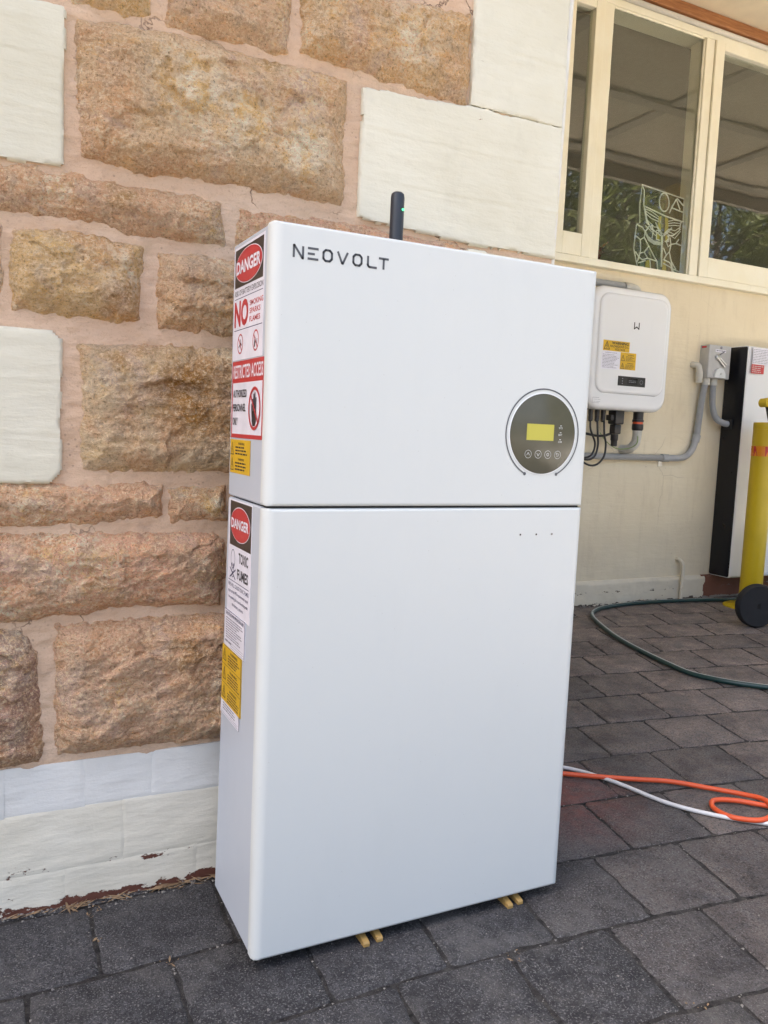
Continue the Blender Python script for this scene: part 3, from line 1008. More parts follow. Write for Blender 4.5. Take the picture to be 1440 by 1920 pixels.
# wall above window and dark room behind
MB().box(XC - .2, 6.4, YB + .02, YB + .2, 3.02, 3.5).build('wall_head', M['render'], ww)
MB().box(5.3, 6.4, YB + .012, YB + .2, 1.727, 3.02).build('wall_pier', M['render'], ww)
MB().box(XC - .2, 2.07, YB + .012, YB + .2, 1.727, 3.02).build('wall_pier', M['render'], ww)

room = tag(MB().box(XC - .2, 6.4, 5.2, 5.3, -.05, 3.3).box(XC - .3, XC - .2, YB + .1, 5.3, -.05, 3.3).box(6.4, 6.5, YB, 5.3, -.05, 3.3).build('room_walls', M['room']), kind='structure')
tag(MB().box(XC - .2, 6.4, YB + .2, 5.2, .55, .6).build('room_floor', M['room_floor']), kind='structure')
tag(MB().box(XC - .2, 6.4, YB + .2, 5.2, 3.02, 3.1).build('room_ceiling', M['room']), kind='structure')
# unseen roof over the house, shaped to keep the sun off its front
rf = MB()
for x0_, x1_, y0_ in ((-7.0, 1.0, -.12), (1.001, 7.0, 2.0)):
    rf.add([(x0_, y0_, 3.42), (x1_, y0_, 3.42), (x1_, 3.6, 4.6), (x0_, 3.6, 4.6), (x1_, 7.2, 3.42), (x0_, 7.2, 3.42)], [(0, 1, 2, 3), (3, 2, 4, 5), (0, 3, 5), (1, 4, 2), (0, 5, 4, 1)])
house_roof = tag(rf.build('house_roof', M['roof']), 'unseen low pitched grey metal roof shaped to shade the front of the sandstone house', 'roof')
tag(MB().box(-7, -6.8, YW + .3, 7, -.05, 3.42).box(-2.6, XC - .3, 5.2, 5.4, -.05, 3.42).build('house_back_walls', M['room']), kind='structure')

# verandah ceiling with battens, its post and fascia (seen mirrored in the panes)
ver = empty('verandah_ceiling', (3.5, 1.2, 3.08), 'flat cream verandah ceiling with cross battens above the window', 'ceiling')
MB().box(XC + .03, 8.5, .12, YB + .02, 3.082, 3.11).build('ceiling_panel', M['soffit'], ver)
for y in (0.30, 1.18):
    MB().box(XC + .03, 8.5, y - .045, y + .045, 3.060, 3.081).build('batten', M['batten'], ver)
for x in (1.3, 2.5, 3.7, 4.9, 6.1, 7.3):
    MB().box(x - .045, x + .045, .36, 1.12, 3.062, 3.081).build('batten', M['batten'], ver)
    MB().box(x - .045, x + .045, 1.24, YB - .1, 3.062, 3.081).build('batten', M['batten'], ver)
MB().box(XC + .03, 8.5, .06, .115, 2.98, 3.16).build('fascia', M['batten'], ver)
MB().box(XC + .03, 8.5, .06, 2.3, 3.165, 3.20).build('roof_sheet', M['roof'], ver)
M['post_paint'] = solid('yellow_cream_post', (0.62, 0.50, 0.20), 0.5)
tag(MB().bbox(4.70, 4.81, .19, .30, 0, 2.975, .006).build('verandah_post', M['post_paint']), 'square yellowish verandah post mirrored in the middle window pane', 'post')
# timber batten between window head and ceiling
tb = MB().bbox(2.0, 6.4, YB - .055, YB + .02, 3.024, 3.079, .006, 2).build('timber_batten', M['timber'])
tag(tb, 'bare brown timber batten along the wall top above the window', 'timber')
hc = MB().tube([(2.02, YB - .034, 3.008), (4, YB - .036, 3.006), (6.3, YB - .034, 3.008)], .0135, 16).build('window_conduit', M['white_conduit'], None, smooth=True)
tag(hc, 'long white pipe fixed along the head of the window under the brown timber', 'pipe')

# ------------------------------------------------------------------ window
win = empty('casement_window', (2.8, YB, 1.725), 'old cream painted timber window with three panes and flaking paint', 'window')


def member(name, x0, x1, z0, z1, y0=-.030, y1=.085, parent=None, b=.004):
    """painted timber with slight unevenness"""
    m = MB().bbox(x0, x1, YB + y0, YB + y1, z0, z1, b, 2)
    return m.build(name, M['frame'], parent or win)


member('sill', 2.03, 5.3, 1.727, 1.7615, -.045, .12)
member('head', 2.03, 5.3, 2.968, 3.018, -.022, .12)
member('mullion', 2.322, 2.381, 1.7625, 2.967, -.024)
member('mullion', 3.000, 3.058, 1.7625, 2.967, -.024)
member('mullion', 4.20, 4.26, 1.7625, 2.967, -.024)
member('jamb', 2.032, 2.09, 1.7625, 2.967, -.024)
member('jamb', 5.24, 5.298, 1.7625, 2.967, -.024)


def sash(x0, x1, z0, z1, stile, rail_t, rail_b, y0=-.034, y1=.012):
    s_ = MB().bbox(x0, x0 + stile, YB + y0, YB + y1, z0, z1, .003).build('sash', M['frame'], win)
    MB().bbox(x1 - stile, x1, YB + y0, YB + y1, z0, z1, .003).build('stile', M['frame'], s_)
    MB().bbox(x0 + stile + .0005, x1 - stile - .0005, YB + y0 + .001, YB + y1, z1 - rail_t, z1, .003).build('rail', M['frame'], s_)
    MB().bbox(x0 + stile + .0005, x1 - stile - .0005, YB + y0 + .001, YB + y1, z0, z0 + rail_b, .003).build('rail', M['frame'], s_)
    MB().box(x0 + stile - .004, x1 - stile + .004, YB - .008, YB - .004, z0 + rail_b - .004, z1 - rail_t + .004).build('pane', M['glass'], s_)
    return s_


sash(2.092, 2.319, 1.7645, 2.965, .055, .045, .108)
sash(3.0615, 4.197, 1.7645, 2.965, .062, .04, .106)
sash(4.263, 5.237, 1.7645, 2.965, .062, .04, .106)
MB().box(2.3785, 3.0015, YB - .002, YB + .002, 1.760, 2.970).build('pane', M['glass'], win)
# putty line round the fixed pane
pt = MB()
for a, b in (((2.3835, 1.766), (2.3835, 2.964)), ((2.9975, 1.766), (2.9975, 2.964)), ((2.384, 2.9655), (2.997, 2.9655)), ((2.384, 1.764), (2.997, 1.764))):
    pts = [(a[0] + (b[0] - a[0]) * t / 30, YB - .008, a[1] + (b[1] - a[1]) * t / 30) for t in range(31)]
    pt.tube(pts, [.006 + rng.uniform(-.002, .0025) for _ in pts], 6)
pt.build('putty', M['frame'], win, smooth=True)

# things on the inner window ledge
tag(MB().box(2.08, 5.25, YB + .13, YB + .36, 1.735, 1.760).build('window_ledge', M['frame']), 'cream inner ledge behind the window panes', 'ledge')
LZ = 1.760

# ------------------------------------------------------------------ white battery cabinet
cab = empty('battery_cabinet', (.305, .1, .02), 'tall white two-part battery cabinet with rounded front edges standing in front of the stone wall', 'cabinet')
CW = .612


def front_cover(name, z0, z1, y1=.021, r=.017):
    """front plate with rounded vertical edges and softly bevelled top and bottom"""
    prof = []
    for k in range(9):
        a = math.pi / 2 * k / 8
        prof.append((r - r * math.sin(a + 0) if False else r * (1 - math.cos(a)), r * (1 - math.sin(a))))
    left = [(x, y) for x, y in prof]                      # (0,r) -> (r,0)
    right = [(CW - x, y) for x, y in prof[::-1]]
    loop = [(0, y1), (0, r + .0006)] + left + [(r + .0015, 0), (CW - r - .0015, 0)] + right + [(CW, r + .0006), (CW, y1)]
    mb = MB()
    n = len(loop)
    rings = [(z0, .004), (z0 + .0012, .0012), (z0 + .004, 0), (z0 + .0052, 0), (z1 - .0052, 0), (z1 - .004, 0), (z1 - .0012, .0012), (z1, .004)]
    v, f = [], []
    for z, ins in rings:
        for (x, y) in loop:
            cx = min(max(x, ins), CW - ins)
            cy = max(y, ins)
            v.append((cx, cy, z))
    for i in range(len(rings) - 1):
        for k in range(n):
            f.append((i * n + k, i * n + (k + 1) % n, (i + 1) * n + (k + 1) % n, (i + 1) * n + k))
    f.append(tuple(range(n))[::-1])
    f.append(tuple((len(rings) - 1) * n + k for k in range(n)))
    mb.add(v, f)
    return mb.build(name, M['cab'], cab, angle=50)


ZS = .7495
front_cover('upper_cover', ZS + .0018, 1.171)
front_cover('lower_cover', .020, ZS - .0022)


def side_y(z):
    return .203 if z >= ZS else .203 + (ZS - z) / ZS * .030


def casing(name, z0, z1, d0, d1):
    mb = MB()
    x0, x1, y0 = .0018, CW - .0018, .0232
    b = .0025
    rings = [(z0, d0, b), (z0 + b, d0, 0), (z1 - b, d1, 0), (z1, d1, b)]
    v, f = [], []
    for z, d, i in rings:
        v += [(x0 + i, y0 + i, z), (x1 - i, y0 + i, z), (x1 - i, d - i, z), (x0 + i, d - i, z)]
    for k in range(3):
        for j in range(4):
            f.append((k * 4 + j, k * 4 + (j + 1) % 4, k * 4 + 4 + (j + 1) % 4, k * 4 + 4 + j))
    f += [(3, 2, 1, 0), (12, 13, 14, 15)]
    mb.add(v, f)
    return mb.build(name, M['cab_side_shaded'], cab)


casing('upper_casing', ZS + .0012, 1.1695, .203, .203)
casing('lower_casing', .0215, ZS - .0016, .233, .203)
MB().box(.008, CW - .008, .010, .196, .03, 1.16).build('seam_dark_core', M['gap'], cab)  # black core fills the seams in place of their shade


class Canvas:
    """flat print laid on a face: origin O, right U, up V, outward N (metres)"""
    def __init__(s, O, U, V, N):
        s.O, s.U, s.V, s.N = Vector(O), Vector(U), Vector(V), Vector(N)
        s.L = {}

    def p(s, u, v, k):
        return s.O + s.U * u + s.V * v + s.N * k

    def mb(s, key):
        return s.L.setdefault(key, MB())

    def poly(s, key, pts, k):
        m = s.mb(key)
        n = len(pts)
        if n > 2:
            a = sum(pts[i][0] * pts[(i + 1) % n][1] - pts[(i + 1) % n][0] * pts[i][1] for i in range(n))
            if a < 0:
                pts = pts[::-1]
        m.add([s.p(u, v, k) for u, v in pts], [tuple(range(n))])

    def rect(s, key, u0, v0, u1, v1, k):
        s.poly(key, [(u0, v0), (u1, v0), (u1, v1), (u0, v1)], k)

    def ellipse(s, key, u, v, ru, rv, k, n=40):
        s.poly(key, [(u + ru * math.cos(2 * math.pi * i / n), v + rv * math.sin(2 * math.pi * i / n)) for i in range(n)], k)

    def ring(s, key, u, v, ru, rv, w, k, n=40, a0=0, a1=360):
        m = s.mb(key)
        full = abs(a1 - a0) >= 360
        A = [rad(a0 + (a1 - a0) * i / n) for i in range(n + (0 if full else 1))]
        vs_ = []
        for a in A:
            vs_.append(s.p(u + ru * math.cos(a), v + rv * math.sin(a), k))
            vs_.append(s.p(u + (ru - w) * math.cos(a), v + (rv - w) * math.sin(a), k))
        c = len(A)
        f = [(2 * i, 2 * ((i + 1) % c), 2 * ((i + 1) % c) + 1, 2 * i + 1) for i in range(c if full else c - 1)]
        m.add(vs_, f)

    def stroke(s, key, pts, w, k):
        for (a, b), (c, d) in zip(pts[:-1], pts[1:]):
            L_ = math.hypot(c - a, d - b)
            if L_ < 1e-9:
                continue
            du, dv = (c - a) / L_, (d - b) / L_
            e = w / 2
            a2, b2, c2, d2 = a - du * e * .0, b - dv * e * .0, c + du * e * .0, d + dv * e * .0
            s.poly(key, [(a2 - dv * e, b2 + du * e), (c2 - dv * e, d2 + du * e), (c2 + dv * e, d2 - du * e), (a2 + dv * e, b2 - du * e)], k)
        for (a, b) in pts[1:-1]:
            s.ellipse(key, a, b, w / 2, w / 2, k, 10)

    def text(s, key, txt, u0, v0, u1, v1, k, bold=.0):
        """text stretched into the box"""
        cu = bpy.data.curves.new('t', 'FONT')
        cu.body = txt
        cu.size = 1.0
        cu.offset = bold + .004
        cu.resolution_u = 3
        to = bpy.data.objects.new('t', cu)
        col.objects.link(to)
        dg = bpy.context.evaluated_depsgraph_get()
        me = bpy.data.meshes.new_from_object(to.evaluated_get(dg))
        xs = [v.co.x for v in me.vertices]
        ys = [v.co.y for v in me.vertices]
        ax, bx, ay, by = min(xs), max(xs), min(ys), max(ys)
        vs_ = [s.p(u0 + (v.co.x - ax) / (bx - ax) * (u1 - u0), v0 + (v.co.y - ay) / (by - ay) * (v1 - v0), k) for v in me.vertices]
        s.mb(key).add(vs_, [tuple(p.vertices) for p in me.polygons])
        bpy.data.objects.remove(to)
        bpy.data.curves.remove(cu)
        bpy.data.meshes.remove(me)

    def lines(s, key, u0, v0, u1, v1, n, k, seed=1, fill=.45, ragged=True):
        """fine illegible print: rows of word-long dashes"""
        r_ = random.Random(seed)
        hgt = (v1 - v0) / n
        for i in range(n):
            vv = v1 - (i + .75) * hgt
            u = u0
            end = u1 - (r_.uniform(0, .35) * (u1 - u0) if ragged else 0)
            while u < end - hgt * .4:
                w = min(r_.uniform(1.2, 4.0) * hgt * .8, end - u)
                s.rect(key, u, vv, u + w, vv + hgt * fill, k)
                u += w + hgt * .35

    def build(s, names, root):
        """names: key -> (object name, material); the first key is the carrier"""
        base = None
        for key, (nm, mt) in names.items():
            if key not in s.L:
                continue
            o = s.L[key].build(nm, M[mt], root if base is None else base)
            if base is None:
                base = o
        return base


def side_canvas():
    return Canvas((0.0018, 0, 0), (0, -1, 0), (0, 0, 1), (-1, 0, 0))   # u = -y, v = z


K = .0006


def carrier(c, u0, v0, u1, v1, key='base', t=.0005):
    m = c.mb(key)
    P = [c.p(u, v, k) for k in (.0001, t) for u, v in ((u0, v0), (u1, v0), (u1, v1), (u0, v1))]
    m.add(P, [(3, 2, 1, 0), (4, 5, 6, 7), (0, 1, 5, 4), (1, 2, 6, 5), (2, 3, 7, 6), (3, 0, 4, 7)])


# --- danger / risk of battery explosion sticker
c = side_canvas()
carrier(c, -.198, .978, -.036, 1.162)
c.rect('brown', -.194, 1.096, -.042, 1.158, K)
c.ellipse('edge', -.118, 1.127, .073, .028, K * 1.6)
c.ellipse('oval', -.118, 1.127, .071, .0268, K * 2.2)
c.text('white', 'DANGER', -.183, 1.1165, -.053, 1.1375, K * 2.9, .03)
c.text('black', 'RISK OF BATTERY EXPLOSION', -.192, 1.0825, -.040, 1.0915, K, .01)
c.rect('navy', -.192, 1.0775, -.040, 1.0787, K)
c.text('red', 'NO', -.192, 1.0315, -.114, 1.0745, K, .04)
for t_, v_ in (('SMOKING', 1.060), ('SPARKS', 1.0475), ('FLAMES', 1.0345)):
    c.text('red', t_, -.107, v_, -.038 if t_ == 'SMOKING' else -.051, v_ + .0085, K, .015)
c.rect('navy', -.192, 1.0262, -.040, 1.0274, K)
for u_ in (-.155, -.071):
    c.ring('red', u_, 1.0035, .0155, .0165, .0026, K)
    c.stroke('red', [(u_ - .010, 1.0145), (u_ + .010, .9925)], .0026, K * 1.8)
c.stroke('sym', [(-.163, .998), (-.153, 1.0045), (-.148, 1.001)], .003, K)
c.stroke('sym', [(-.152, 1.005), (-.154, 1.011)], .0022, K)
c.poly('flame', [(-.079, .9935), (-.074, .9935), (-.0715, 1.003), (-.073, 1.009), (-.0765, 1.006), (-.0785, 1.0)], K)
c.stroke('match', [(-.0665, .996), (-.064, 1.006)], .0022, K)
b = c.build({'base': ('danger_sticker', 'stk_white'), 'brown': ('dark_field', 'stk_brown'), 'edge': ('oval_rim', 'stk_white'), 'oval': ('red_oval', 'stk_red'),
             'white': ('danger_lettering', 'stk_white'), 'black': ('black_lettering', 'stk_black'), 'sym': ('cigarette_symbol', 'stk_black'), 'flame': ('flame_symbol', 'stk_black'), 'match': ('match_symbol', 'stk_black'), 'navy': ('rule_line', 'stk_navy'), 'red': ('red_print', 'stk_red')}, cab)
b['label'] = 'white sticker reading DANGER RISK OF BATTERY EXPLOSION NO SMOKING SPARKS FLAMES'
# --- restricted access
c = side_canvas()
carrier(c, -.197, .850, -.022, .976)
c.rect('white', -.191, .8565, -.030, .9405, K)
c.text('letter', 'RESTRICTED ACCESS', -.190, .9475, -.029, .9695, K, .012)
for t_, v_, e in (('AUTHORIZED', .9165, -.110), ('PERSONNEL', .8935, -.114), ('ONLY', .871, -.158)):
    c.text('black', t_, -.187, v_, e, v_ + .0125, K * 1.8, .01)
c.ring('red', -.066, .898, .031, .034, .005, K * 2.6)
hand = [(-.081, .881), (-.081, .897), (-.083, .905), (-.079, .906), (-.077, .899), (-.0765, .920), (-.073, .921), (-.0725, .902), (-.0715, .924), (-.068, .925), (-.0675, .903),
        (-.066, .922), (-.063, .922), (-.0625, .901), (-.060, .915), (-.057, .915), (-.0575, .884), (-.061, .874), (-.075, .874)]
for i in range(4):
    x_ = -.079 + i * .0058
    c.rect('hand', x_, .892, x_ + .0042, (.913, .921, .923, .915)[i], K * 1.8)
c.rect('hand', -.079, .878, -.0574, .894, K * 1.8)
c.poly('hand', [(-.085, .905), (-.082, .906), (-.078, .884), (-.079, .880)], K * 1.7)
c.poly('hand', [(-.079, .878), (-.0574, .878), (-.062, .8705), (-.074, .8705)], K * 1.8)
c.stroke('red', [(-.087, .9205), (-.045, .875)], .0042, K * 3.2)
b = c.build({'base': ('restricted_access_sticker', 'stk_red'), 'white': ('white_field', 'stk_white'), 'letter': ('white_lettering', 'stk_white'),
             'black': ('black_lettering', 'stk_black'), 'hand': ('hand_symbol', 'stk_black'), 'red': ('prohibition_ring', 'stk_red')}, cab)
b['label'] = 'red and white sticker reading RESTRICTED ACCESS AUTHORIZED PERSONNEL ONLY'


def warn_triangle(c, u, v, w, h, k, key='black'):
    c.stroke(key, [(u - w / 2, v), (u + w / 2, v), (u, v + h), (u - w / 2, v)], w * .09, k)
    c.stroke(key, [(u + w * .06, v + h * .70), (u - w * .08, v + h * .42), (u + w * .08, v + h * .42), (u - w * .04, v + h * .12)], w * .08, k)


# --- small yellow warning pair
c = side_canvas()
carrier(c, -.198, .791, -.084, .847)
c.rect('navy', -.0835, .790, -.0825, .847, .0004)
for v_ in (.822, .796):
    warn_triangle(c, -.186, v_, .018, .020, K)
    c.text('black', 'WARNING', -.152, v_ + .0165, -.116, v_ + .0205, K, .02)
    c.lines('black', -.168, v_ - .001, -.093, v_ + .015, 3, K, int(v_ * 1000), .5)
b = c.build({'base': ('yellow_warning_label', 'stk_yellow'), 'black': ('warning_print', 'stk_black'), 'navy': ('dark_edge', 'stk_navy')}, cab)
# --- lower danger / toxic fumes
c = side_canvas()
carrier(c, -.196, .552, -.064, .746)
c.rect('brown', -.188, .668, -.066, .7435, K)
c.ellipse('edge', -.127, .7065, .0565, .0295, K * 1.6)
c.ellipse('oval', -.127, .7065, .055, .0282, K * 2.2)
c.text('white', 'DANGER', -.1765, .6985, -.0775, .7155, K * 2.9, .03)
c.text('black', 'TOXIC', -.133, .6425, -.079, .6605, K, .03)
c.text('black', 'FUMES', -.139, .6145, -.077, .6325, K, .03)
# skull and crossbones
c.ring('navy', -.166, .645, .0125, .0165, .0016, K)
c.ellipse('navy', -.171, .634, .0034, .004, K)
c.ellipse('navy', -.1605, .634, .0034, .004, K)
c.rect('navy', -.1672, .6265, -.1645, .6305, K)
c.stroke('navy', [(-.1725, .630), (-.171, .6225), (-.161, .6225), (-.1595, .630)], .0016, K)
c.stroke('navy', [(-.183, .6285), (-.149, .6115)], .0028, K)
c.stroke('navy', [(-.149, .6285), (-.183, .6115)], .0028, K)
c.stroke('navy', [(-.175, .6175), (-.166, .6135), (-.157, .6175)], .0016, K)
c.rect('navy', -.190, .6068, -.072, .6080, K)
c.text('navy', 'FIRE WILL CAUSE TOXIC FUMES', -.190, .5965, -.072, .6030, K, .012)
c.text('navy', 'appropriate PPE requirements apply', -.190, .5845, -.074, .5915, K, .012)
c.text('navy', 'for entering the room/working with', -.187, .5735, -.076, .5805, K, .012)
c.text('navy', 'the battery systems', -.166, .5625, -.100, .5695, K, .012)
b = c.build({'base': ('toxic_fumes_sticker', 'stk_white'), 'brown': ('dark_field', 'stk_brown'), 'edge': ('oval_rim', 'stk_white'), 'oval': ('red_oval', 'stk_red'),
             'white': ('danger_lettering', 'stk_white'), 'black': ('toxic_fumes_lettering', 'stk_black'), 'navy': ('fine_print', 'stk_navy')}, cab)
b['label'] = 'white sticker reading DANGER TOXIC FUMES with skull and crossbones'
# --- shutdown procedure
c = side_canvas()
carrier(c, -.204, .488, -.085, .553, t=.0012)
c.rect('navy', -.2035, .552, -.084, .5533, .0014)
c.rect('navy', -.0865, .488, -.0845, .5533, .0014)
c.text('navy', 'SHUTDOWN PROCEDURE', -.198, .5435, -.092, .5495, .0015, .012)
c.lines('grey', -.196, .503, -.096, .541, 9, .0015, 21, .42)
c.lines('grey', -.200, .494, -.150, .501, 1, .0015, 5, .5)
for v_ in (.4985, .4945, .4905):
    c.rect('grey', -.165, v_, -.092, v_ + .0006, .0015)
c.build({'base': ('shutdown_label', 'stk_white'), 'navy': ('dark_print', 'stk_navy'), 'grey': ('fine_print', 'stk_grey')}, cab)
# --- triple yellow warning
c = side_canvas()
carrier(c, -.215, .387, -.099, .4872, t=.0014)
c.rect('black', -.1005, .387, -.0985, .4872, .0016)
for i in range(3):
    v_ = .387 + .0334 * (2 - i)
    c.rect('black', -.215, v_ + .0326, -.099, v_ + .0334, .0016)
    warn_triangle(c, -.199, v_ + .007, .019, .021, .0016)
    c.text('black', 'WARNING', -.166, v_ + .0235, -.122, v_ + .0285, .0016, .02)
    c.lines('black', -.178, v_ + .003, -.106, v_ + .022, 4, .0016, 40 + i, .45)
c.build({'base': ('triple_warning_label', 'stk_yellow'), 'black': ('warning_print', 'stk_black')}, cab)
c = side_canvas()
carrier(c, -.219, .362, -.106, .3866, t=.0010)
c.rect('navy', -.107, .362, -.105, .3866, .0012)
c.lines('grey', -.205, .371, -.120, .385, 3, .0012, 61, .45)
c.rect('grey', -.214, .3645, -.112, .3652, .0012)
c.rect('grey', -.160, .3682, -.112, .3689, .0012)
c.build({'base': ('white_data_label', 'stk_white'), 'navy': ('dark_edge', 'stk_navy'), 'grey': ('fine_print', 'stk_grey')}, cab)

# --- front: logo, display, holes
FC = lambda: Canvas((0, 0, 0), (1, 0, 0), (0, 0, 1), (0, -1, 0))
c = FC()
lw = .0034
LH, z0 = .0175, 1.1215


def logo(key, u, w, strokes):
    for st in strokes:
        c.stroke('logo', [(u + a * w, z0 + b * LH) for a, b in st], lw, .0004)


U = .0325
LS = .0219
wd = .0172
logo('N', U, wd, [[(.08, -.0), (.08, 1), (.12, 1), (.88, 0), (.92, 0), (.92, 1)]])
logo('E', U + LS * 1.06, wd, [[(0, .92), (1, .92)], [(0, .47), (.66, .47)], [(0, .05), (1, .05)]])
for k_ in (2.13, 4.38):
    r_ = [(.3, .05), (.7, .05), (.9, .25), (.9, .75), (.7, .95), (.3, .95), (.1, .75), (.1, .25), (.3, .05), (.35, .05)]
    logo('O', U + LS * k_, wd, [r_])
logo('V', U + LS * 3.25, wd, [[(.02, 1.0), (.46, .04), (.54, .04), (.98, 1.0)]])
logo('L', U + LS * 5.50, wd, [[(.1, 1.0), (.1, .22), (.24, .06), (1, .06)]])
logo('T', U + LS * 6.42, wd, [[(0, .93), (1, .93)], [(.5, .93), (.5, 0)]])
lg = c.L['logo'].build('brand_lettering', M['logo'], cab)
lg['label'] = 'dark grey NEOVOLT lettering on the white front'

DC = (.507, .8785)
disp = MB()
disp.lathe([(.0695, .001), (.0722, -.0003), (.0720, -.0009), (.0708, -.0011), (.0706, -.0004)], (DC[0], 0, DC[1]), 'y', 72)
dsp = disp.build('display_bezel', M['gloss_white'], cab, angle=35)
MB().lathe([(.0702, -.0002), (.0702, -.0010), (.0697, -.0013)], (DC[0], 0, DC[1]), 'y', 72).build('display_glass', M['panel_glass'], dsp, angle=40)
c = FC()
k0 = .0016
c.rect('lcd', .4715, .867, .5300, .8955, k0)
c.build({'lcd': ('lcd_screen', 'lcd')}, dsp)
c = FC()
for u_ in (.477, .4985, .5195, .541):
    c.ring('ic', u_, .8425, .0072, .0072, .0007, k0, 24)
c.stroke('ic', [(.474, .8405), (.477, .8455), (.480, .8405)], .0010, k0)
c.stroke('ic', [(.4955, .8445), (.4985, .8395), (.5015, .8445)], .0010, k0)
c.ring('ic', .5195, .8425, .0026, .0030, .0010, k0, 16)
c.stroke('ic', [(.5385, .8405), (.5425, .8405), (.5440, .8425), (.5425, .8445), (.5375, .8445)], .0010, k0)
c.stroke('ic', [(.5390, .8462), (.5372, .8445), (.5390, .8428)], .0009, k0)
for t_, v_ in (('SYS', .8885), ('BAT', .8765), ('COM', .8640)):
    c.text('ic', t_, .5405, v_, .5485, v_ + .0034, k0, .01)
    c.rect('ic', .5430, v_ + .0050, .5465, v_ + .0064, k0)
c.build({'ic': ('button_icons', 'pale_print')}, dsp)
c = FC()
c.ring('arc', DC[0], DC[1], .0795, .0795, .0024, .0005, 80, -64, 244)
for sx in (-1, 1):
    c.ellipse('arc', DC[0] + sx * .0785 * math.cos(rad(-64)), DC[1] + .0785 * math.sin(rad(-64)), .0030, .0030, .0006, 20)
c.build({'arc': ('display_arc', 'logo')}, cab)
for u_ in (.4715, .506, .5405):
    h_ = MB().lathe([(.0026, .0002), (.0026, -.0006), (.0016, -.0007), (.0016, .0001)], (u_, 0, .700), 'y', 18).build('screw_hole', M['metal'], cab)
    MB().lathe([(.0017, -.0001), (.0017, -.00075)], (u_, 0, .700), 'y', 14).build('hole', M['gap'], h_)  # black disc drawn for the shade inside the hole

# communication stick on top
an = MB().lathe([(.0118, 1.170), (.0122, 1.174), (.0122, 1.279), (.0112, 1.285), (.0082, 1.288)], (.276, .150, 0), 'z', 28)
ano = an.build('antenna_stick', M['antenna'], cab, angle=35)
MB().lathe([(.0021, -.0122), (.0021, -.0127), (.0014, -.0129)], (.2815, .1505, 1.2575), 'y', 14).build('status_light', M['led'], ano)

# tan spacers under the cabinet
for i, (x, lab) in enumerate(((.2005, 'leftmost tan plastic packing strip poking out under the white cabinet'), (.2275, 'second tan plastic packing strip from the left under the white cabinet'),
                             (.4955, 'third tan plastic packing strip from the left under the white cabinet'), (.5205, 'rightmost tan plastic packing strip poking out under the white cabinet'))):
    w = .0056
    y0 = -.0075 + (.004 if i % 2 else 0)
    mb = MB()
    pr = [(y0, .0), (y0, .0055), (y0 + .002, .0080), (.05, .0196), (.17, .0198), (.17, 0)]
    n = len(pr)
    v = [(x - w + .0012, y, z) for y, z in pr] + [(x - w, y, z - .001 if z > .002 else z) for y, z in pr] + [(x + w, y, z - .001 if z > .002 else z) for y, z in pr] + [(x + w - .0012, y, z) for y, z in pr]
    v = [(x - w, y, z) for y, z in pr] + [(x + w, y, z) for y, z in pr]
    f = [tuple(range(n)), tuple(range(2 * n - 1, n - 1, -1))] + [(k, k + n, (k + 1) % n + n, (k + 1) % n) for k in range(n)]
    mb.add(v, f)
    o = mb.build('packing_strip', M['wedge'])
    bm = bmesh.new()
    bm.from_mesh(o.data)
    bmesh.ops.bevel(bm, geom=bm.edges[:], offset=.0005, segments=1, affect='EDGES')
    bm.to_mesh(o.data)
    bm.free()
    tag(o, lab, 'packing strip', 'tan strips under the cabinet')

# ------------------------------------------------------------------ wall inverter
YI = YB - .165
inv = empty('wall_inverter', (2.5, YB, 1.02), 'glossy white rounded inverter box with yellow warning stickers on the cream wall', 'inverter')


def rrect(x0, x1, z0, z1, r, n=8):
    out = []
    for cx, cz, a0 in ((x1 - r, z0 + r, -90), (x1 - r, z1 - r, 0), (x0 + r, z1 - r, 90), (x0 + r, z0 + r, 180)):
        for k in range(n + 1):
            a = rad(a0 + 90 * k / n)
            out.append((cx + r * math.cos(a), cz + r * math.sin(a)))
    return out


def pillow(rings, mat, name, parent, angle=40):
    """stack of rounded rectangles from back to front: (x0,x1,z0,z1,r,y)"""
    mb = MB()
    v, f = [], []
    for (x0, x1, z0, z1, r_, y) in rings:
        v += [(p[0], y, p[1]) for p in rrect(x0, x1, z0, z1, r_)]
    n = len(v) // len(rings)
    for i in range(len(rings) - 1):
        for k in range(n):
            f.append((i * n + k, i * n + (k + 1) % n, (i + 1) * n + (k + 1) % n, (i + 1) * n + k))
    f.append(tuple(range(n)))
    f.append(tuple((len(rings) - 1) * n + k for k in range(n))[::-1])
    mb.add(v, f)
    return mb.build(name, mat, parent, angle=angle)


ix0, ix1, iz0, iz1 = 2.262, 2.772, 1.022, 1.618
R_ = .075
rings = [(ix0 + .02, ix1 - .02, iz0 + .02, iz1 - .02, R_, YB - .03), (ix0, ix1, iz0, iz1, R_, YB - .06), (ix0, ix1, iz0, iz1, R_, YI + .030)]
for k in range(1, 7):
    a = math.pi / 2 * k / 6
    ins = .026 * (1 - math.cos(a))
    rings.append((ix0 + ins, ix1 - ins, iz0 + ins, iz1 - ins, R_ - ins * .5, YI + .030 - .026 * math.sin(a)))
rings.append((ix0 + .030, ix1 - .030, iz0 + .030, iz1 - .030, R_ - .013, YI + .004))
pillow(rings, M['gloss_white'], 'inverter_body', inv)
fx0, fx1, fz0, fz1 = 2.292, 2.742, 1.098, 1.588
rings = [(fx0, fx1, fz0, fz1, .058, YI + .008), (fx0, fx1, fz0, fz1, .058, YI + .0032), (fx0 + .002, fx1 - .002, fz0 + .002, fz1 - .002, .057, YI + .0030)]
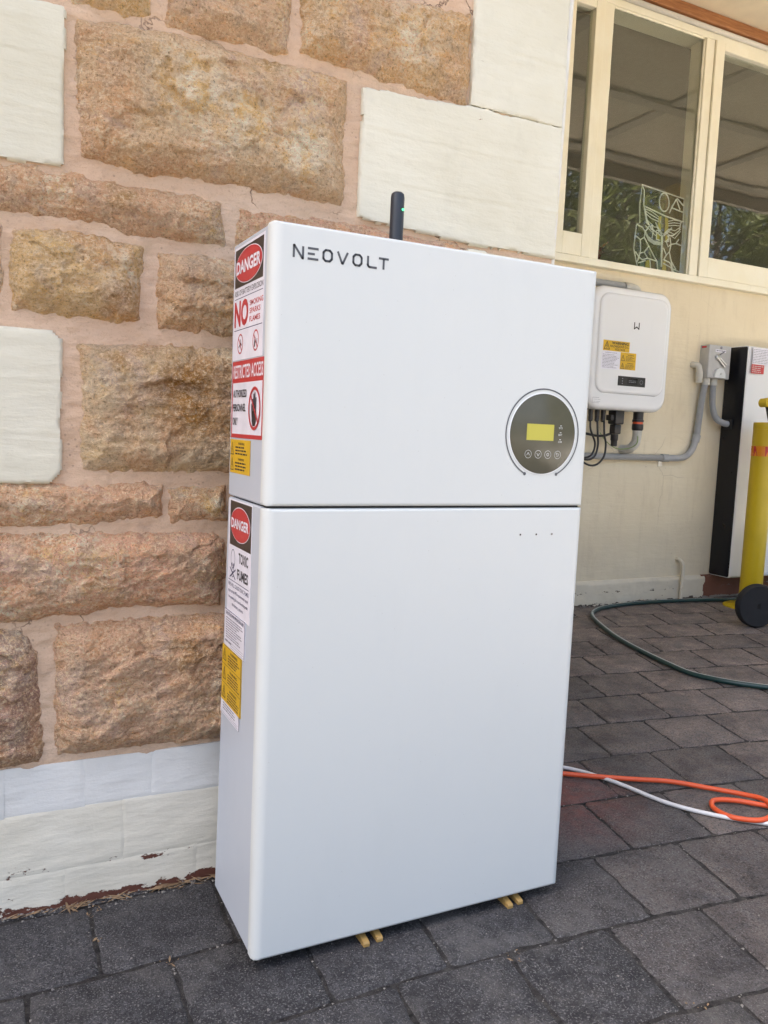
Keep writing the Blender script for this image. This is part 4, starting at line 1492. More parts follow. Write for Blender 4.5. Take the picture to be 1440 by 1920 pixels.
for k in range(0, 6):
    a = math.pi / 2 * k / 5
    ins = .004 + .022 * (1 - math.cos(a))
    rings.append((fx0 + ins, fx1 - ins, fz0 + ins, fz1 - ins, .058 - ins * .5, YI + .004 - .012 * math.sin(a)))
rings.append((fx0 + .030, fx1 - .030, fz0 + .030, fz1 - .030, .042, YI - .008))
pillow(rings, M['gloss_white'], 'front_panel', inv)
YF = YI - .008
IC = lambda: Canvas((0, YF, 0), (1, 0, 0), (0, 0, 1), (0, -1, 0))
c = IC()
c.stroke('l', [(2.511, 1.456), (2.511, 1.424), (2.526, 1.434), (2.541, 1.424), (2.541, 1.456)], .0058, .001)
c.build({'l': ('brand_mark', 'stk_black')}, inv)
c = IC()
carrier(c, 2.323, 1.306, 2.490, 1.356)
warn_triangle(c, 2.346, 1.313, .034, .036, .0010)
c.text('black', 'WARNING', 2.376, 1.338, 2.482, 1.352, .001, .03)
c.text('black', 'HAZARDOUS D.C.', 2.366, 1.324, 2.486, 1.335, .001, .012)
c.text('black', 'VOLTAGE', 2.396, 1.3095, 2.462, 1.3205, .001, .012)
c.build({'base': ('warning_sticker', 'stk_yellow'), 'black': ('warning_lettering', 'stk_black')}, inv)['label'] = 'yellow sticker reading WARNING HAZARDOUS D.C. VOLTAGE'
c = IC()
carrier(c, 2.436, 1.222, 2.536, 1.3045)
for v_ in (1.266, 1.226):
    warn_triangle(c, 2.452, v_, .024, .026, .001)
    c.text('black', 'WARNING', 2.481, v_ + .0245, 2.520, v_ + .0295, .001, .02)
    c.lines('black', 2.470, v_ - .001, 2.530, v_ + .0225, 4, .001, int(v_ * 900), .35)
c.rect('black', 2.437, 1.2625, 2.535, 1.2632, .001)
c.build({'base': ('small_warning_sticker', 'stk_yellow'), 'black': ('warning_print', 'stk_black')}, inv)
c = IC()
carrier(c, 2.316, 1.218, 2.4345, 1.3045)
c.text('navy', 'SHUTDOWN PROCEDURE', 2.338, 1.2945, 2.412, 1.2995, .001, .01)
c.lines('navy', 2.323, 1.223, 2.428, 1.2915, 10, .001, 77, .3)
c.build({'base': ('procedure_sticker', 'stk_white'), 'navy': ('fine_print', 'stk_grey')}, inv)
db = MB().bbox(2.430, 2.607, YF - .0025, YF + .006, 1.143, 1.190, .0015).build('display_strip', M['black_plastic'], inv)
c = Canvas((0, YF - .0026, 0), (1, 0, 0), (0, 0, 1), (0, -1, 0))
c.rect('s', 2.488, 1.152, 2.555, 1.182, .0004)
c.build({'s': ('screen', 'black_gloss')}, db)
c = Canvas((0, YF - .0026, 0), (1, 0, 0), (0, 0, 1), (0, -1, 0))
c.ring('i', 2.580, 1.166, .010, .010, .0015, .0006, 24)
c.lines('i', 2.498, 1.160, 2.545, 1.174, 2, .0008, 8, .3)
for v_ in (1.154, 1.166, 1.178):
    c.ellipse('i', 2.457, v_, .003, .003, .0006, 12)
c.build({'i': ('indicator_marks', 'stk_grey')}, db)['kind'] = 'stuff'
c = Canvas((0, YI + .0038, 0), (1, 0, 0), (0, 0, 1), (0, -1, 0))
c.stroke('m', [(2.330, 1.078), (2.290, 1.078), (2.290, 1.052), (2.330, 1.052)], .0015, .0006)
c.lines('m', 2.296, 1.055, 2.338, 1.076, 2, .0006, 9, .12, False)
c.build({'m': ('rating_mark', 'stk_grey')}, inv)
# connectors underneath
for x in (2.345, 2.386, 2.425):
    MB().lathe([(.012, 1.03), (.0125, 1.012), (.0105, .995), (.0115, .968), (.006, .962)], (x, YB - .09, 0), 'z', 16).build('plug', M['black_plastic'], inv, angle=35)
cn = MB().bbox(2.478, 2.534, YB - .125, YB - .065, .955, 1.026, .006).bbox(2.486, 2.528, YB - .115, YB - .072, .905, .954, .006)
cn.lathe([(.019, .9045), (.019, .875), (.016, .870), (.016, .845), (.009, .842)], (2.506, YB - .092, 0), 'z', 18)
cn.build('dc_connector', M['black_plastic'], inv, angle=35)
MB().bbox(2.456, 2.4775, YB - .115, YB - .075, .972, 1.0, .004).build('connector_latch', M['black_plastic'], inv)
gl = MB().lathe([(.026, 1.03), (.026, .985), (.029, .983), (.029, .972)], (2.653, YB - .095, 0), 'z', 24).build('cable_gland', M['black_plastic'], inv, angle=35)
MB().lathe([(.0265, .9725), (.0265, .962)], (2.653, YB - .095, 0), 'z', 24).build('orange_seal', M['cord_orange'], gl)
MB().lathe([(.028, .9615), (.029, .955), (.029, .935), (.0245, .928)], (2.653, YB - .095, 0), 'z', 24).build('gland_nut', M['black_plastic'], gl, angle=35)
path, rr = corrugated([(2.653, YB - .095, .935), (2.652, YB - .095, .89), (2.648, YB - .085, .855), (2.644, YB - .05, .832), (2.642, YB + .01, .828)], .0235)
o = MB().tube(path, rr, 18).build('inverter_conduit', M['conduit_pale'], None, angle=60)
tag(o, 'short grey corrugated conduit bending from the inverter gland into the wall', 'conduit')
# cables
for i, (pts, lab) in enumerate((
        ([(2.345, YB - .09, .966), (2.352, YB - .09, .92), (2.385, YB - .09, .855), (2.375, YB - .085, .80), (2.335, YB - .075, .780), (2.27, YB - .06, .80), (2.2, YB - .05, .86), (2.16, YB - .035, .895)], 'left black cable looping from the white inverter behind the cabinet'),
        ([(2.386, YB - .095, .966), (2.390, YB - .1, .90), (2.396, YB - .1, .84), (2.375, YB - .1, .785), (2.33, YB - .085, .772), (2.26, YB - .07, .805), (2.19, YB - .055, .86), (2.14, YB - .035, .895)], 'middle black cable looping from the white inverter behind the cabinet'),
        ([(2.425, YB - .1, .966), (2.424, YB - .11, .90), (2.438, YB - .11, .85), (2.428, YB - .11, .785), (2.385, YB - .1, .745), (2.32, YB - .09, .757), (2.2, YB - .065, .84), (2.12, YB - .035, .895)], 'right black cable with the deepest loop below the white inverter'),)):
    o = MB().tube(smooth_path(pts), .0052, 10).build('black_cable', M['black_plastic'], None, smooth=True)
    tag(o, lab, 'cable', 'black cables below the inverter')
o = MB().tube(smooth_path([(2.500, YB - .08, .912), (2.47, YB - .07, .897), (2.42, YB - .05, .893), (2.35, YB - .04, .903), (2.25, YB - .035, .905)]), .0065, 10).build('flat_cable', M['black_plastic'], None, smooth=True)
tag(o, 'thick black cable running sideways from the black connector into a grey pipe end', 'cable')
o = MB().tube([(XC - .01, YB - .03, .905), (2.345, YB - .033, .904)], .019, 16).build('pipe_stub', M['conduit'], None, angle=50)
tag(o, 'grey pipe ending at the cabinet edge with a thick black cable in it', 'pipe')
M['earth'] = solid('green_yellow_wire', (0.25, 0.36, 0.10), 0.5)
o = MB().tube(smooth_path([(2.455, YB - .04, .91), (2.49, YB - .05, .868), (2.55, YB - .06, .833), (2.62, YB - .075, .835), (2.632, YB - .12, .86), (2.636, YB - .12, .90)]), .0022, 8).build('earth_wire', M['earth'], None, smooth=True)
tag(o, 'thin green earth wire hanging below the black connector', 'wire')
# upper conduit going into wall
up = empty('upper_conduit', (2.4, YB - .05, 1.645), 'pale grey conduit with metal clip above the white inverter', 'conduit')
MB().tube([(XC - .01, YB - .05, 1.655), (2.55, YB - .05, 1.648)], .0185, 18).build('pipe', M['conduit'], up, smooth=True)
MB().tube(smooth_path([(2.552, YB - .05, 1.648), (2.60, YB - .05, 1.646), (2.635, YB - .04, 1.635), (2.650, YB - .015, 1.612), (2.652, YB + .01, 1.590)], .006), .0215, 18).build('elbow', M['conduit_pale'], up, smooth=True)
cl = MB().lathe([(.0225, 2.537), (.0225, 2.559)], (0, YB - .05, 1.648), 'x', 20)
cl.bbox(2.541, 2.555, YB - .05, YB + .005, 1.616, 1.628, .002)
cl.build('metal_clip', M['metal'], up, angle=35)

# lower conduit run
lo = empty('lower_conduit', (2.8, YB - .02, .79), 'grey conduit run along the wall under the inverter turning up to the switch', 'conduit')
MB().tube([(XC - .01, YB - .025, .783), (2.95, YB - .025, .790)], .0165, 18).build('straight_pipe', M['conduit'], lo, smooth=True)
MB().tube(smooth_path([(2.9505, YB - .025, .790), (3.03, YB - .025, .792), (3.085, YB - .026, .806), (3.125, YB - .027, .845), (3.146, YB - .028, .905)], .008), .0175, 18).build('bend', M['conduit'], lo, smooth=True)
path, rr = corrugated([(3.146, YB - .028, .905), (3.152, YB - .028, .98), (3.160, YB - .03, 1.10), (3.172, YB - .033, 1.195)], .0175)
MB().tube(path, rr, 16).build('flexible_pipe', M['conduit'], lo, angle=60)
MB().lathe([(.0205, 2.905), (.0205, 2.952)], (0, YB - .025, .790), 'x', 20).build('coupling', M['conduit'], lo, angle=35)
MB().tube([(3.1415, YB - .027, .885), (3.149, YB - .028, .922)], .022, 18).build('coupling', M['conduit'], lo, angle=35)
MB().bbox(2.905, 2.933, YB - .006, YB + .003, .742, .775, .002).build('saddle_tab', M['metal'], lo)

# isolator switch box
iso = empty('isolator_switch', (3.24, YB, 1.23), 'small grey isolator switch box with lever on the wall beside the black-sided battery', 'switch')
MB().bbox(3.152, 3.318, YB - .066, YB + .004, 1.232, 1.412, .006, 3).build('switch_body', M['iso_grey'], iso, angle=40)
YS = YB - .066
lv = MB()
c = Canvas((0, YS, 0), (1, 0, 0), (0, 0, 1), (0, -1, 0))
lv.tube([(3.205, YS - .009, 1.345), (3.262, YS - .012, 1.298)], .0055, 10)
lv.tube([(3.215, YS - .009, 1.352), (3.272, YS - .012, 1.310)], .0045, 10)
lv.lathe([(.015, .004), (.015, -.010), (.010, -.014)], (3.212, YS, 1.346), 'y', 18)
lv.build('switch_lever', M['metal'], iso, angle=35)
MB().tube([(3.215, YS - .006, 1.352), (3.258, YS - .004, 1.378)], .0035, 8).build('pointer_mark', M['stk_grey'], iso)
sh = MB()
half = [(3.233 + .040 * math.cos(rad(a)), 1.247 + .042 * math.sin(rad(a))) for a in range(0, 181, 15)]
sh.prism([(3.193, 1.236)] + [(3.273, 1.236)] + half, YS - .014, YS + .002)
sh.build('clear_shroud', M['iso_clear'], iso)
MB().lathe([(.006, .0), (.006, -.017)], (3.236, YS, 1.258), 'y', 14).build('screw', M['metal'], iso)
lb = MB().bbox(3.196, 3.276, YS - .0016, YS + .001, 1.374, 1.389, .0006).build('name_plate', M['stk_white'], iso)
c = Canvas((0, YS - .0016, 0), (1, 0, 0), (0, 0, 1), (0, -1, 0))
c.lines('t', 3.203, 1.377, 3.270, 1.387, 1, .0004, 4, .5, False)
c.build({'t': ('print', 'stk_grey')}, lb)
MB().lathe([(.007, .001), (.007, -.003)], (3.238, YS, 1.399), 'y', 14).build('cover_screw', M['stk_grey'], iso)
c = Canvas((3.152, 0, 0), (0, -1, 0), (0, 0, 1), (-1, 0, 0))
c.lines('t', -(YB - .012), 1.392, -(YB - .046), 1.404, 1, .0006, 6, .8, False)
c.build({'t': ('pink_print', 'red_fade')} if 'red_fade' in M else {'t': ('pink_print', 'stk_red')}, iso)
for x in (3.180, 3.236):
    MB().lathe([(.0205, 1.233), (.0205, 1.212), (.0215, 1.210), (.0215, 1.196)], (x, YB - .033, 0), 'z', 18).build('conduit_collar', M['conduit_pale'], iso, angle=35)
path, rr = corrugated([(3.236, YB - .033, 1.20), (3.236, YB - .035, 1.14), (3.238, YB - .04, 1.08), (3.258, YB - .05, 1.022), (3.305, YB - .058, .995), (3.372, YB - .06, .988)], .0165)
o = MB().tube(path, rr, 16).build('switch_conduit', M['conduit'], None, angle=60)
tag(o, 'grey corrugated conduit curving from the switch box into the black battery side', 'conduit')
el = MB()
el.tube(smooth_path([(3.098, YB + .01, 1.300), (3.100, YB - .02, 1.300), (3.110, YB - .034, 1.296), (3.120, YB - .036, 1.270), (3.122, YB - .036, 1.255)], .006), .0165, 16)
el.lathe([(.0195, 1.262), (.0195, 1.228), (.0175, 1.226), (.0175, 1.205)], (3.122, YB - .036, 0), 'z', 18)
o = el.build('cream_pipe_elbow', M['conduit_pale'], None, angle=45)
tag(o, 'cream pipe elbow stub left of the grey switch box', 'pipe')

# ------------------------------------------------------------------ black-sided wall battery
bx0, bx1, bz0, bz1 = 3.352, 4.105, .136, 1.416
by0, by1 = YB - .150, YB - .004
bat = empty('wall_battery', (3.7, YB, bz0), 'large gloss white wall battery with black side panel at the right edge', 'battery')


def side_rr(y0, y1, z0, z1, r, n=5):
    out = []
    for cy, cz, a0 in ((y1 - r, z0 + r, -90), (y1 - r, z1 - r, 0), (y0 + r, z1 - r, 90), (y0 + r, z0 + r, 180)):
        for k in range(n + 1):
            a = rad(a0 + 90 * k / n)
            out.append((cy + r * math.cos(a), cz + r * math.sin(a)))
    return out


def shell(x0, x1, y0, y1, z0, z1, r, name, mat, bev=.003):
    mb = MB()
    v, f = [], []
    secs = [(x0, bev), (x0 + bev, 0), (x1 - bev, 0), (x1, bev)]
    for x, i in secs:
        v += [(x, p[0], p[1]) for p in side_rr(y0 + i, y1 - i, z0 + i, z1 - i, r)]
    n = len(v) // len(secs)
    for s_ in range(len(secs) - 1):
        for k in range(n):
            f.append((s_ * n + k, s_ * n + (k + 1) % n, (s_ + 1) * n + (k + 1) % n, (s_ + 1) * n + k))
    f += [tuple(range(n)), tuple((len(secs) - 1) * n + k for k in range(n))[::-1]]
    mb.add(v, f)
    return mb.build(name, mat, bat, angle=40)


shell(bx0, bx1, by0, by1, bz0, bz1, .014, 'white_shell', M['gloss_white'])
shell(bx0 - .0025, bx0 + .02, by0 + .005, by1 - .005, bz0 + .005, bz1 - .005, .011, 'black_side_panel', M['black_gloss'], .001)
shell(bx1 - .02, bx1 + .0025, by0 + .005, by1 - .005, bz0 + .005, bz1 - .005, .011, 'black_side_panel', M['black_gloss'], .001)
# softly bowed front skin
nx, nz = 30, 50
gx, gz = np.linspace(bx0 + .004, bx1 - .004, nx), np.linspace(bz0 + .012, bz1 - .012, nz)
X, Z = np.meshgrid(gx, gz)
t_ = (X - bx0) / (bx1 - bx0)
Y = by0 - .0008 - .010 * np.sin(np.pi * t_) ** .8 + .0012 * fbm(X, Z, 3.5, 3, 300)
grid_mesh('front_skin', X, Y, Z, np.ones_like(X, bool), M['gloss_white'], bat, skirt=by0 + .004)
MB().bbox(bx0 - .012, bx0 + .001, YB - .088, YB - .036, .962, 1.016, .004).build('cable_entry', M['black_plastic'], bat)
c = Canvas((0, by0 - .0125, 0), (1, 0, 0), (0, 0, 1), (0, -1, 0))
carrier(c, 3.372, 1.318, 3.55, 1.405, t=.0008)
c.lines('k', 3.376, 1.3225, 3.545, 1.401, 9, .0012, 31, .3)
c.build({'base': ('data_label', 'stk_white'), 'k': ('fine_print', 'stk_grey')}, bat)
c = Canvas((0, by0 - .0125, 0), (1, 0, 0), (0, 0, 1), (0, -1, 0))
carrier(c, 3.370, 1.268, 3.468, 1.316, t=.0008)
c.lines('k', 3.375, 1.272, 3.463, 1.313, 4, .0012, 32, .35)
c.build({'base': ('red_warning_label', 'stk_red'), 'k': ('white_print', 'pale_print')}, bat)

# pipe stub at wall foot
o = MB().tube(smooth_path([(3.100, YB + .01, .228), (3.104, YB - .022, .226), (3.116, YB - .034, .20), (3.118, YB - .036, .12), (3.116, YB - .036, -.03)], .008), .010, 14).build('wall_foot_pipe', M['plinth_far'], None, smooth=True)
tag(o, 'short cream pipe stub coming out low on the wall and going into the ground', 'pipe')

# ------------------------------------------------------------------ yellow bollard
bol = empty('yellow_bollard', (3.385, 1.862, 0), 'yellow steel bollard with reflective tape and round base plate in front of the wall battery', 'bollard')
bcx, bcy, br = 3.374, 1.856, .0580
MB().lathe([(br, .010), (br, .965)], (bcx, bcy, 0), 'z', 48).build('post', M['yellow_paint'], bol, angle=40)
MB().lathe([(br + .0008, .9655), (br + .0008, .998), (br - .001, 1.001), (br * .6, 1.003)], (bcx, bcy, 0), 'z', 48).build('cap', M['yellow_paint'], bol, angle=40)
MB().lathe([(.134, .0), (.134, .007), (.131, .009)], (bcx, bcy, 0), 'z', 56).build('base_plate', M['yellow_paint'], bol, angle=40)
tp = MB()
n = 48
rt = br + .0009
v = []
for k in range(n):
    a = 2 * math.pi * k / n
    v += [(bcx + rt * math.cos(a), bcy + rt * math.sin(a), .822), (bcx + rt * math.cos(a), bcy + rt * math.sin(a), .876)]
tp.add(v, [(2 * k, 2 * ((k + 1) % n), 2 * ((k + 1) % n) + 1, 2 * k + 1) for k in range(n)])
tape = tp.build('reflective_tape', M['orange_tape'], bol, smooth=True)
tr_ = MB()
rt = br + .0016
for j in range(6):
    a0 = rad(60 * j + 170)
    pts = [(a0, .823), (a0 + rad(24), .823), (a0 + rad(10), .875), (a0 - rad(2), .875)]
    MB().add([(bcx + rt * math.cos(a), bcy + rt * math.sin(a), z) for a, z in pts], [(0, 1, 2, 3)]).build('red_chevron', M['red_tape'], tape)

# ------------------------------------------------------------------ wheeled garden cart at the frame edge
crt = empty('wheeled_cart', (3.05, 1.5, 0), 'black wheeled cart with yellow handle cut off by the right edge', 'cart')
for (wx, wy) in ((2.985, 1.50), (3.30, 1.20)):
    hx = Vector((.315, -.30, 0)).normalized()
    axis_q = Vector((0, 1, 0)).rotation_difference(Vector((-hx.x, -hx.y, 0)) if False else Vector((0.35, 1, 0)).normalized())
    mb = MB().lathe([(.078, -.020), (.098, -.022), (.106, -.012), (.107, .0), (.106, .012), (.098, .022), (.078, .020)], (0, 0, 0), 'y', 48)
    ty = mb.build('tyre', M['tyre'], crt, angle=40)
    rm = MB().lathe([(.012, -.020), (.022, -.018), (.024, -.008), (.066, -.006), (.074, -.019), (.078, -.019), (.078, .019), (.02, .019)], (0, 0, 0), 'y', 40)
    for k in range(6):
        a = 2 * math.pi * k / 6
        p0, p1 = Vector((.02 * math.cos(a), -.012, .02 * math.sin(a))), Vector((.072 * math.cos(a), -.012, .072 * math.sin(a)))
        rm.tube([p0, p1], .006, 8)
    ro_ = rm.build('rim', M['black_plastic'], ty, angle=40)
    ro_.parent = ty
    ro_.matrix_parent_inverse = Matrix.Identity(4)
    ty.matrix_world = Matrix.Translation((wx, wy, .107)) @ axis_q.to_matrix().to_4x4()
MB().tube([(3.005, 1.50, .107), (3.30, 1.20, .107)], .009, 10).build('axle', M['metal'], crt)
MB().bbox(3.10, 3.36, 1.20, 1.44, .10, .34, .03, 3).build('cart_body', M['black_plastic'], crt, angle=40)
MB().tube(smooth_path([(3.09, 1.42, .18), (3.09, 1.50, .5), (3.075, 1.56, .9), (3.065, 1.60, 1.07)], .03), .013, 12).build('upright', M['black_plastic'], crt, smooth=True)
MB().tube(smooth_path([(3.36, 1.20, .18), (3.37, 1.30, .5), (3.36, 1.40, .9), (3.35, 1.44, 1.07)], .03), .013, 12).build('upright', M['black_plastic'], crt, smooth=True)
hd = MB()
hd.tube(smooth_path([(3.052, 1.615, 1.088), (3.12, 1.59, 1.101), (3.25, 1.52, 1.110), (3.38, 1.44, 1.10)], .02), [.021] * len(smooth_path([(3.052, 1.615, 1.088), (3.12, 1.59, 1.101), (3.25, 1.52, 1.110), (3.38, 1.44, 1.10)], .02)), 16)
hdo = hd.build('yellow_handle', M['yellow_paint'], crt, angle=50)
MB().lathe([(.0215, .02), (.0215, -.024), (.018, -.027)], (3.054, 1.612, 1.087), 'y', 20).build('handle_joint', M['yellow_paint'], hdo, angle=40)
MB().lathe([(.0105, -.02), (.0105, -.031)], (3.056, 1.612, 1.087), 'y', 16).build('bolt', M['black_plastic'], hdo, angle=40)
MB().prism([(3.068, 1.062), (3.30, 1.092), (3.30, .90), (3.16, .95), (3.10, 1.0)], 1.565, 1.58).build('grip_panel', M['black_plastic'], crt)

# ------------------------------------------------------------------ hoses and cords
gp = [(3.75, 1.93, .012), (3.55, 1.96, .012), (3.376, 2.00, .012), (3.044, 2.055, .012), (2.75, 2.066, .012), (2.52, 2.03, .012), (2.385, 1.965, .012), (2.295, 1.87, .012), (2.205, 1.70, .012),
      (2.12, 1.50, .012), (2.064, 1.306, .012), (2.025, 1.10, .012), (2.016, .978, .012), (2.07, .86, .012), (2.157, .765, .012), (2.35, .60, .012), (2.7, .45, .012), (3.3, .36, .012), (4.2, .2, .012), (5.2, -.3, .02), (5.9, -.9, .022)]
path = smooth_path(gp, .02)
hose = MB().tube(path, .0098, 16).build('garden_hose', M['hose_green'], None, smooth=True)
tag(hose, 'dark green garden hose with pale stripe curving across the paving', 'hose')
# stripe: thin ribbon riding the upper flank of the hose
st = MB()
v, f = [], []
for i, p in enumerate(path):
    t = (path[min(i + 1, len(path) - 1)] - path[max(i - 1, 0)]).normalized()
    side = Vector((t.y, -t.x, 0))
    if side.dot(Vector((1, 1, 0))) < 0:
        side = -side
    for a in (55, 82, 110):
        v.append(p + (side * math.cos(rad(a)) + Vector((0, 0, 1)) * math.sin(rad(a))) * .0102)
for i in range(len(path) - 1):
    for k in range(2):
        f.append((i * 3 + k, i * 3 + k + 1, i * 3 + 4 + k, i * 3 + 3 + k))
st.add(v, f)
st.build('pale_stripe', M['hose_stripe'], hose, smooth=True)

zo = .010
op = [(.60, .75, zo), (.80, .54, zo), (.97, .425, zo), (1.10, .345, zo), (1.195, .292, zo), (1.262, .225, zo), (1.308, .160, zo + .004), (1.322, .108, zo + .010), (1.290, .058, zo + .010), (1.236, .045, zo + .004),
      (1.188, .085, zo), (1.182, .135, zo), (1.215, .168, zo), (1.265, .150, zo), (1.317, .100, zo), (1.40, .02, zo), (1.60, -.12, zo), (1.95, -.30, zo), (2.10, -.60, zo), (1.9, -1.0, zo), (2.0, -1.7, zo)]
oc = MB().tube(smooth_path(op, .01), .0061, 14).build('orange_extension_cord', M['cord_orange'], None, smooth=True)
tag(oc, 'thick orange extension cord looping once on the pavers at the right', 'cord')
wz_ = .0065
wp = [(.62, .74, wz_), (.86, .58, wz_), (1.001, .462, wz_), (1.062, .349, wz_), (1.102, .207, wz_), (1.165, .112, wz_), (1.248, .036, wz_), (1.36, -.06, wz_), (1.5, -.2, wz_), (1.62, -.5, wz_), (1.55, -1.0, wz_), (1.7, -1.7, wz_)]
wc = MB().tube(smooth_path(wp, .012), .0050, 12).build('white_extension_cord', M['cord_white'], None, smooth=True)
tag(wc, 'thin white cord lying across the pavers under the orange cord', 'cord')

# ------------------------------------------------------------------ stained glass panel leaning inside the middle pane
sg = empty('stained_glass_panel', (2.83, YB + .10, LZ), 'stained glass panel with a pale lily flower leaning inside the middle window pane', 'stained glass')
M['sg_dark'] = solid('dark_green_glass', (0.012, 0.018, 0.010), 0.12, 0.5)
M['sg_yellow'] = solid('yellow_glass', (0.42, 0.36, 0.06), 0.2, 0.5)
M['sg_brown'] = solid('brown_glass', (0.13, 0.085, 0.05), 0.2, 0.5)
M['sg_white'] = solid('milky_glass', (0.52, 0.55, 0.53), 0.25, 0.5)
M['sg_blue'] = solid('blue_green_glass', (0.08, 0.15, 0.15), 0.2, 0.5)


class TiltCanvas(Canvas):
    pass


SGO = Vector((2.664, YB + .022, 1.7645))
SGV = Vector((0.0, .05, 1)).normalized()
SGN = Vector((0, -1, .05)).normalized()
SC = lambda: Canvas(SGO, (1, 0, 0), SGV, SGN)
gw, gh = .325, .43
pane_poly = [(.02, 0), (.315, 0), (.325, .19), (.325, .405), (.03, .43), (.018, .33), (.022, .235), (0, .225), (-.012, .10)]
c = SC()
m_ = c.mb('dark')
n = len(pane_poly)
m_.add([c.p(u, v, k) for k in (-.003, 0) for u, v in pane_poly], [tuple(range(n))[::-1], tuple(range(n, 2 * n))] + [(k, (k + 1) % n, (k + 1) % n + n, k + n) for k in range(n)])
c.build({'dark': ('dark_glass', 'sg_dark')}, sg)


def sgp(name, mat, draw):
    c = SC()
    draw(c)
    return c.build({'k': (name, mat)}, sg)


sgp('moon', 'sg_brown', lambda c: c.ellipse('k', .185, .365, .033, .046, .001, 32))
sgp('petal', 'sg_yellow', lambda c: c.poly('k', [(.150, .285), (.172, .292), (.166, .255), (.172, .212), (.156, .222), (.146, .25)], .001))
sgp('petal', 'sg_yellow', lambda c: c.poly('k', [(.196, .292), (.218, .285), (.224, .25), (.212, .215), (.196, .208), (.200, .25)], .001))
sgp('petal', 'sg_yellow', lambda c: c.poly('k', [(.142, .198), (.163, .196), (.163, .172), (.143, .170)], .001))
sgp('petal', 'sg_yellow', lambda c: c.poly('k', [(.205, .196), (.222, .200), (.220, .172), (.204, .168)], .001))
sgp('flower_heart', 'sg_brown', lambda c: c.poly('k', [(.171, .275), (.184, .284), (.198, .272), (.196, .252), (.187, .235), (.185, .205), (.181, .205), (.180, .235), (.172, .255)], .0013))
sgp('stem', 'sg_white', lambda c: c.poly('k', [(.172, .195), (.188, .195), (.189, .03), (.178, .03)], .0013))
sgp('leaf', 'sg_white', lambda c: c.poly('k', [(.060, .205), (.085, .178), (.12, .160), (.172, .158), (.172, .140), (.125, .138), (.085, .152), (.056, .192)], .0013))
sgp('leaf', 'sg_white', lambda c: c.poly('k', [(.192, .190), (.215, .205), (.250, .240), (.246, .246), (.205, .215), (.186, .205)], .0014))
sgp('leaf', 'sg_white', lambda c: c.poly('k', [(.176, .190), (.150, .215), (.128, .252), (.134, .255), (.160, .225), (.184, .203)], .0014))
for i in range(7):
    a = i / 6
    sgp('ground_piece', ('sg_blue', 'sg_yellow', 'sg_brown')[i % 3], lambda c: c.poly('k', [(.03 + .27 * a * .9, .004), (.07 + .26 * a * .88, .004), (.06 + .25 * a * .9, .045 + .02 * math.sin(a * 3)), (.035 + .26 * a * .9, .038 + .02 * math.sin(a * 3))], .001))
cm = MB()


def came(pts, r=.0034):
    c = SC()
    cm.tube([c.p(u, v, .001) for u, v in pts], r, 6)


came(pane_poly + [pane_poly[0]], .003)
came([(.03, .425), (.045, .405), (.045, .33), (.07, .24)])
came([(.045, .325), (.12, .31), (.20, .295), (.325, .285)])
came([(.155 + .0, .36)] + [(.185 + .034 * math.cos(t), .365 + .047 * math.sin(t)) for t in [math.pi + k * math.pi / 12 for k in range(25)]])
for a, b in (((.23, .33), (.27, .395)), ((.24, .345), (.32, .335)), ((.27, .395), (.30, .345)), ((.225, .315), (.245, .36)), ((.275, .40), (.322, .37))):
    came([a, b])
for k in range(6):           # left wing of the flower
    t = k / 5
    came([(.060, .318 - .018 * k), (.095 + .01 * k, .300 - .024 * k), (.140, .282 - .017 * k), (.165, .215)] if k > 2 else [(.055, .312 - .01 * k), (.10, .305 - .018 * k), (.150, .285 - .012 * k)], .0020)
for k in range(6):           # right wing
    came([(.310, .292 - .012 * k), (.27, .290 - .020 * k), (.225, .275 - .014 * k), (.198, .21)] if k > 2 else [(.305, .285 - .012 * k), (.26, .285 - .014 * k), (.22, .272 - .012 * k)], .0020)
came([(.055, .312), (.07, .255), (.10, .215), (.15, .20), (.168, .19)])
came([(.312, .285), (.30, .235), (.26, .205), (.215, .195)])
for L_ in ([(.0, .225), (.04, .215), (.062, .195), (.056, .165), (.03, .15), (.0, .165)], [(.062, .195), (.085, .225), (.11, .232)], [(.11, .232), (.115, .20), (.11, .17)],
           [(.056, .165), (.09, .125), (.13, .075), (.15, .055)], [(.03, .15), (.035, .10), (.025, .06), (.01, .03)], [(.06, .09), (.09, .125)], [(.025, .08), (.06, .09), (.085, .062), (.15, .055)],
           [(.0, .085), (.025, .06)], [(.025, .06), (.05, .05), (.085, .062)], [(.02, .03), (.07, .048)], [(.192, .13), (.215, .095), (.235, .115), (.245, .155), (.235, .19)],
           [(.215, .095), (.200, .075)], [(.245, .155), (.28, .165), (.30, .19)], [(.235, .115), (.25, .07), (.285, .03)], [(.245, .155), (.225, .14), (.21, .165), (.222, .18)],
           [(.28, .165), (.315, .16)], [(.195, .07), (.24, .06), (.28, .0)], [(.195, .05), (.25, .035), (.27, .0)], [(.15, .055), (.16, .0)], [(.10, .058), (.11, .0)], [(.25, .07), (.262, .03), (.31, .02)],
           [(.14, .20), (.14, .168), (.165, .165)], [(.225, .20), (.226, .168), (.20, .165)]):
    came(L_)
cm.build('lead_came', M['leadwork'], sg)

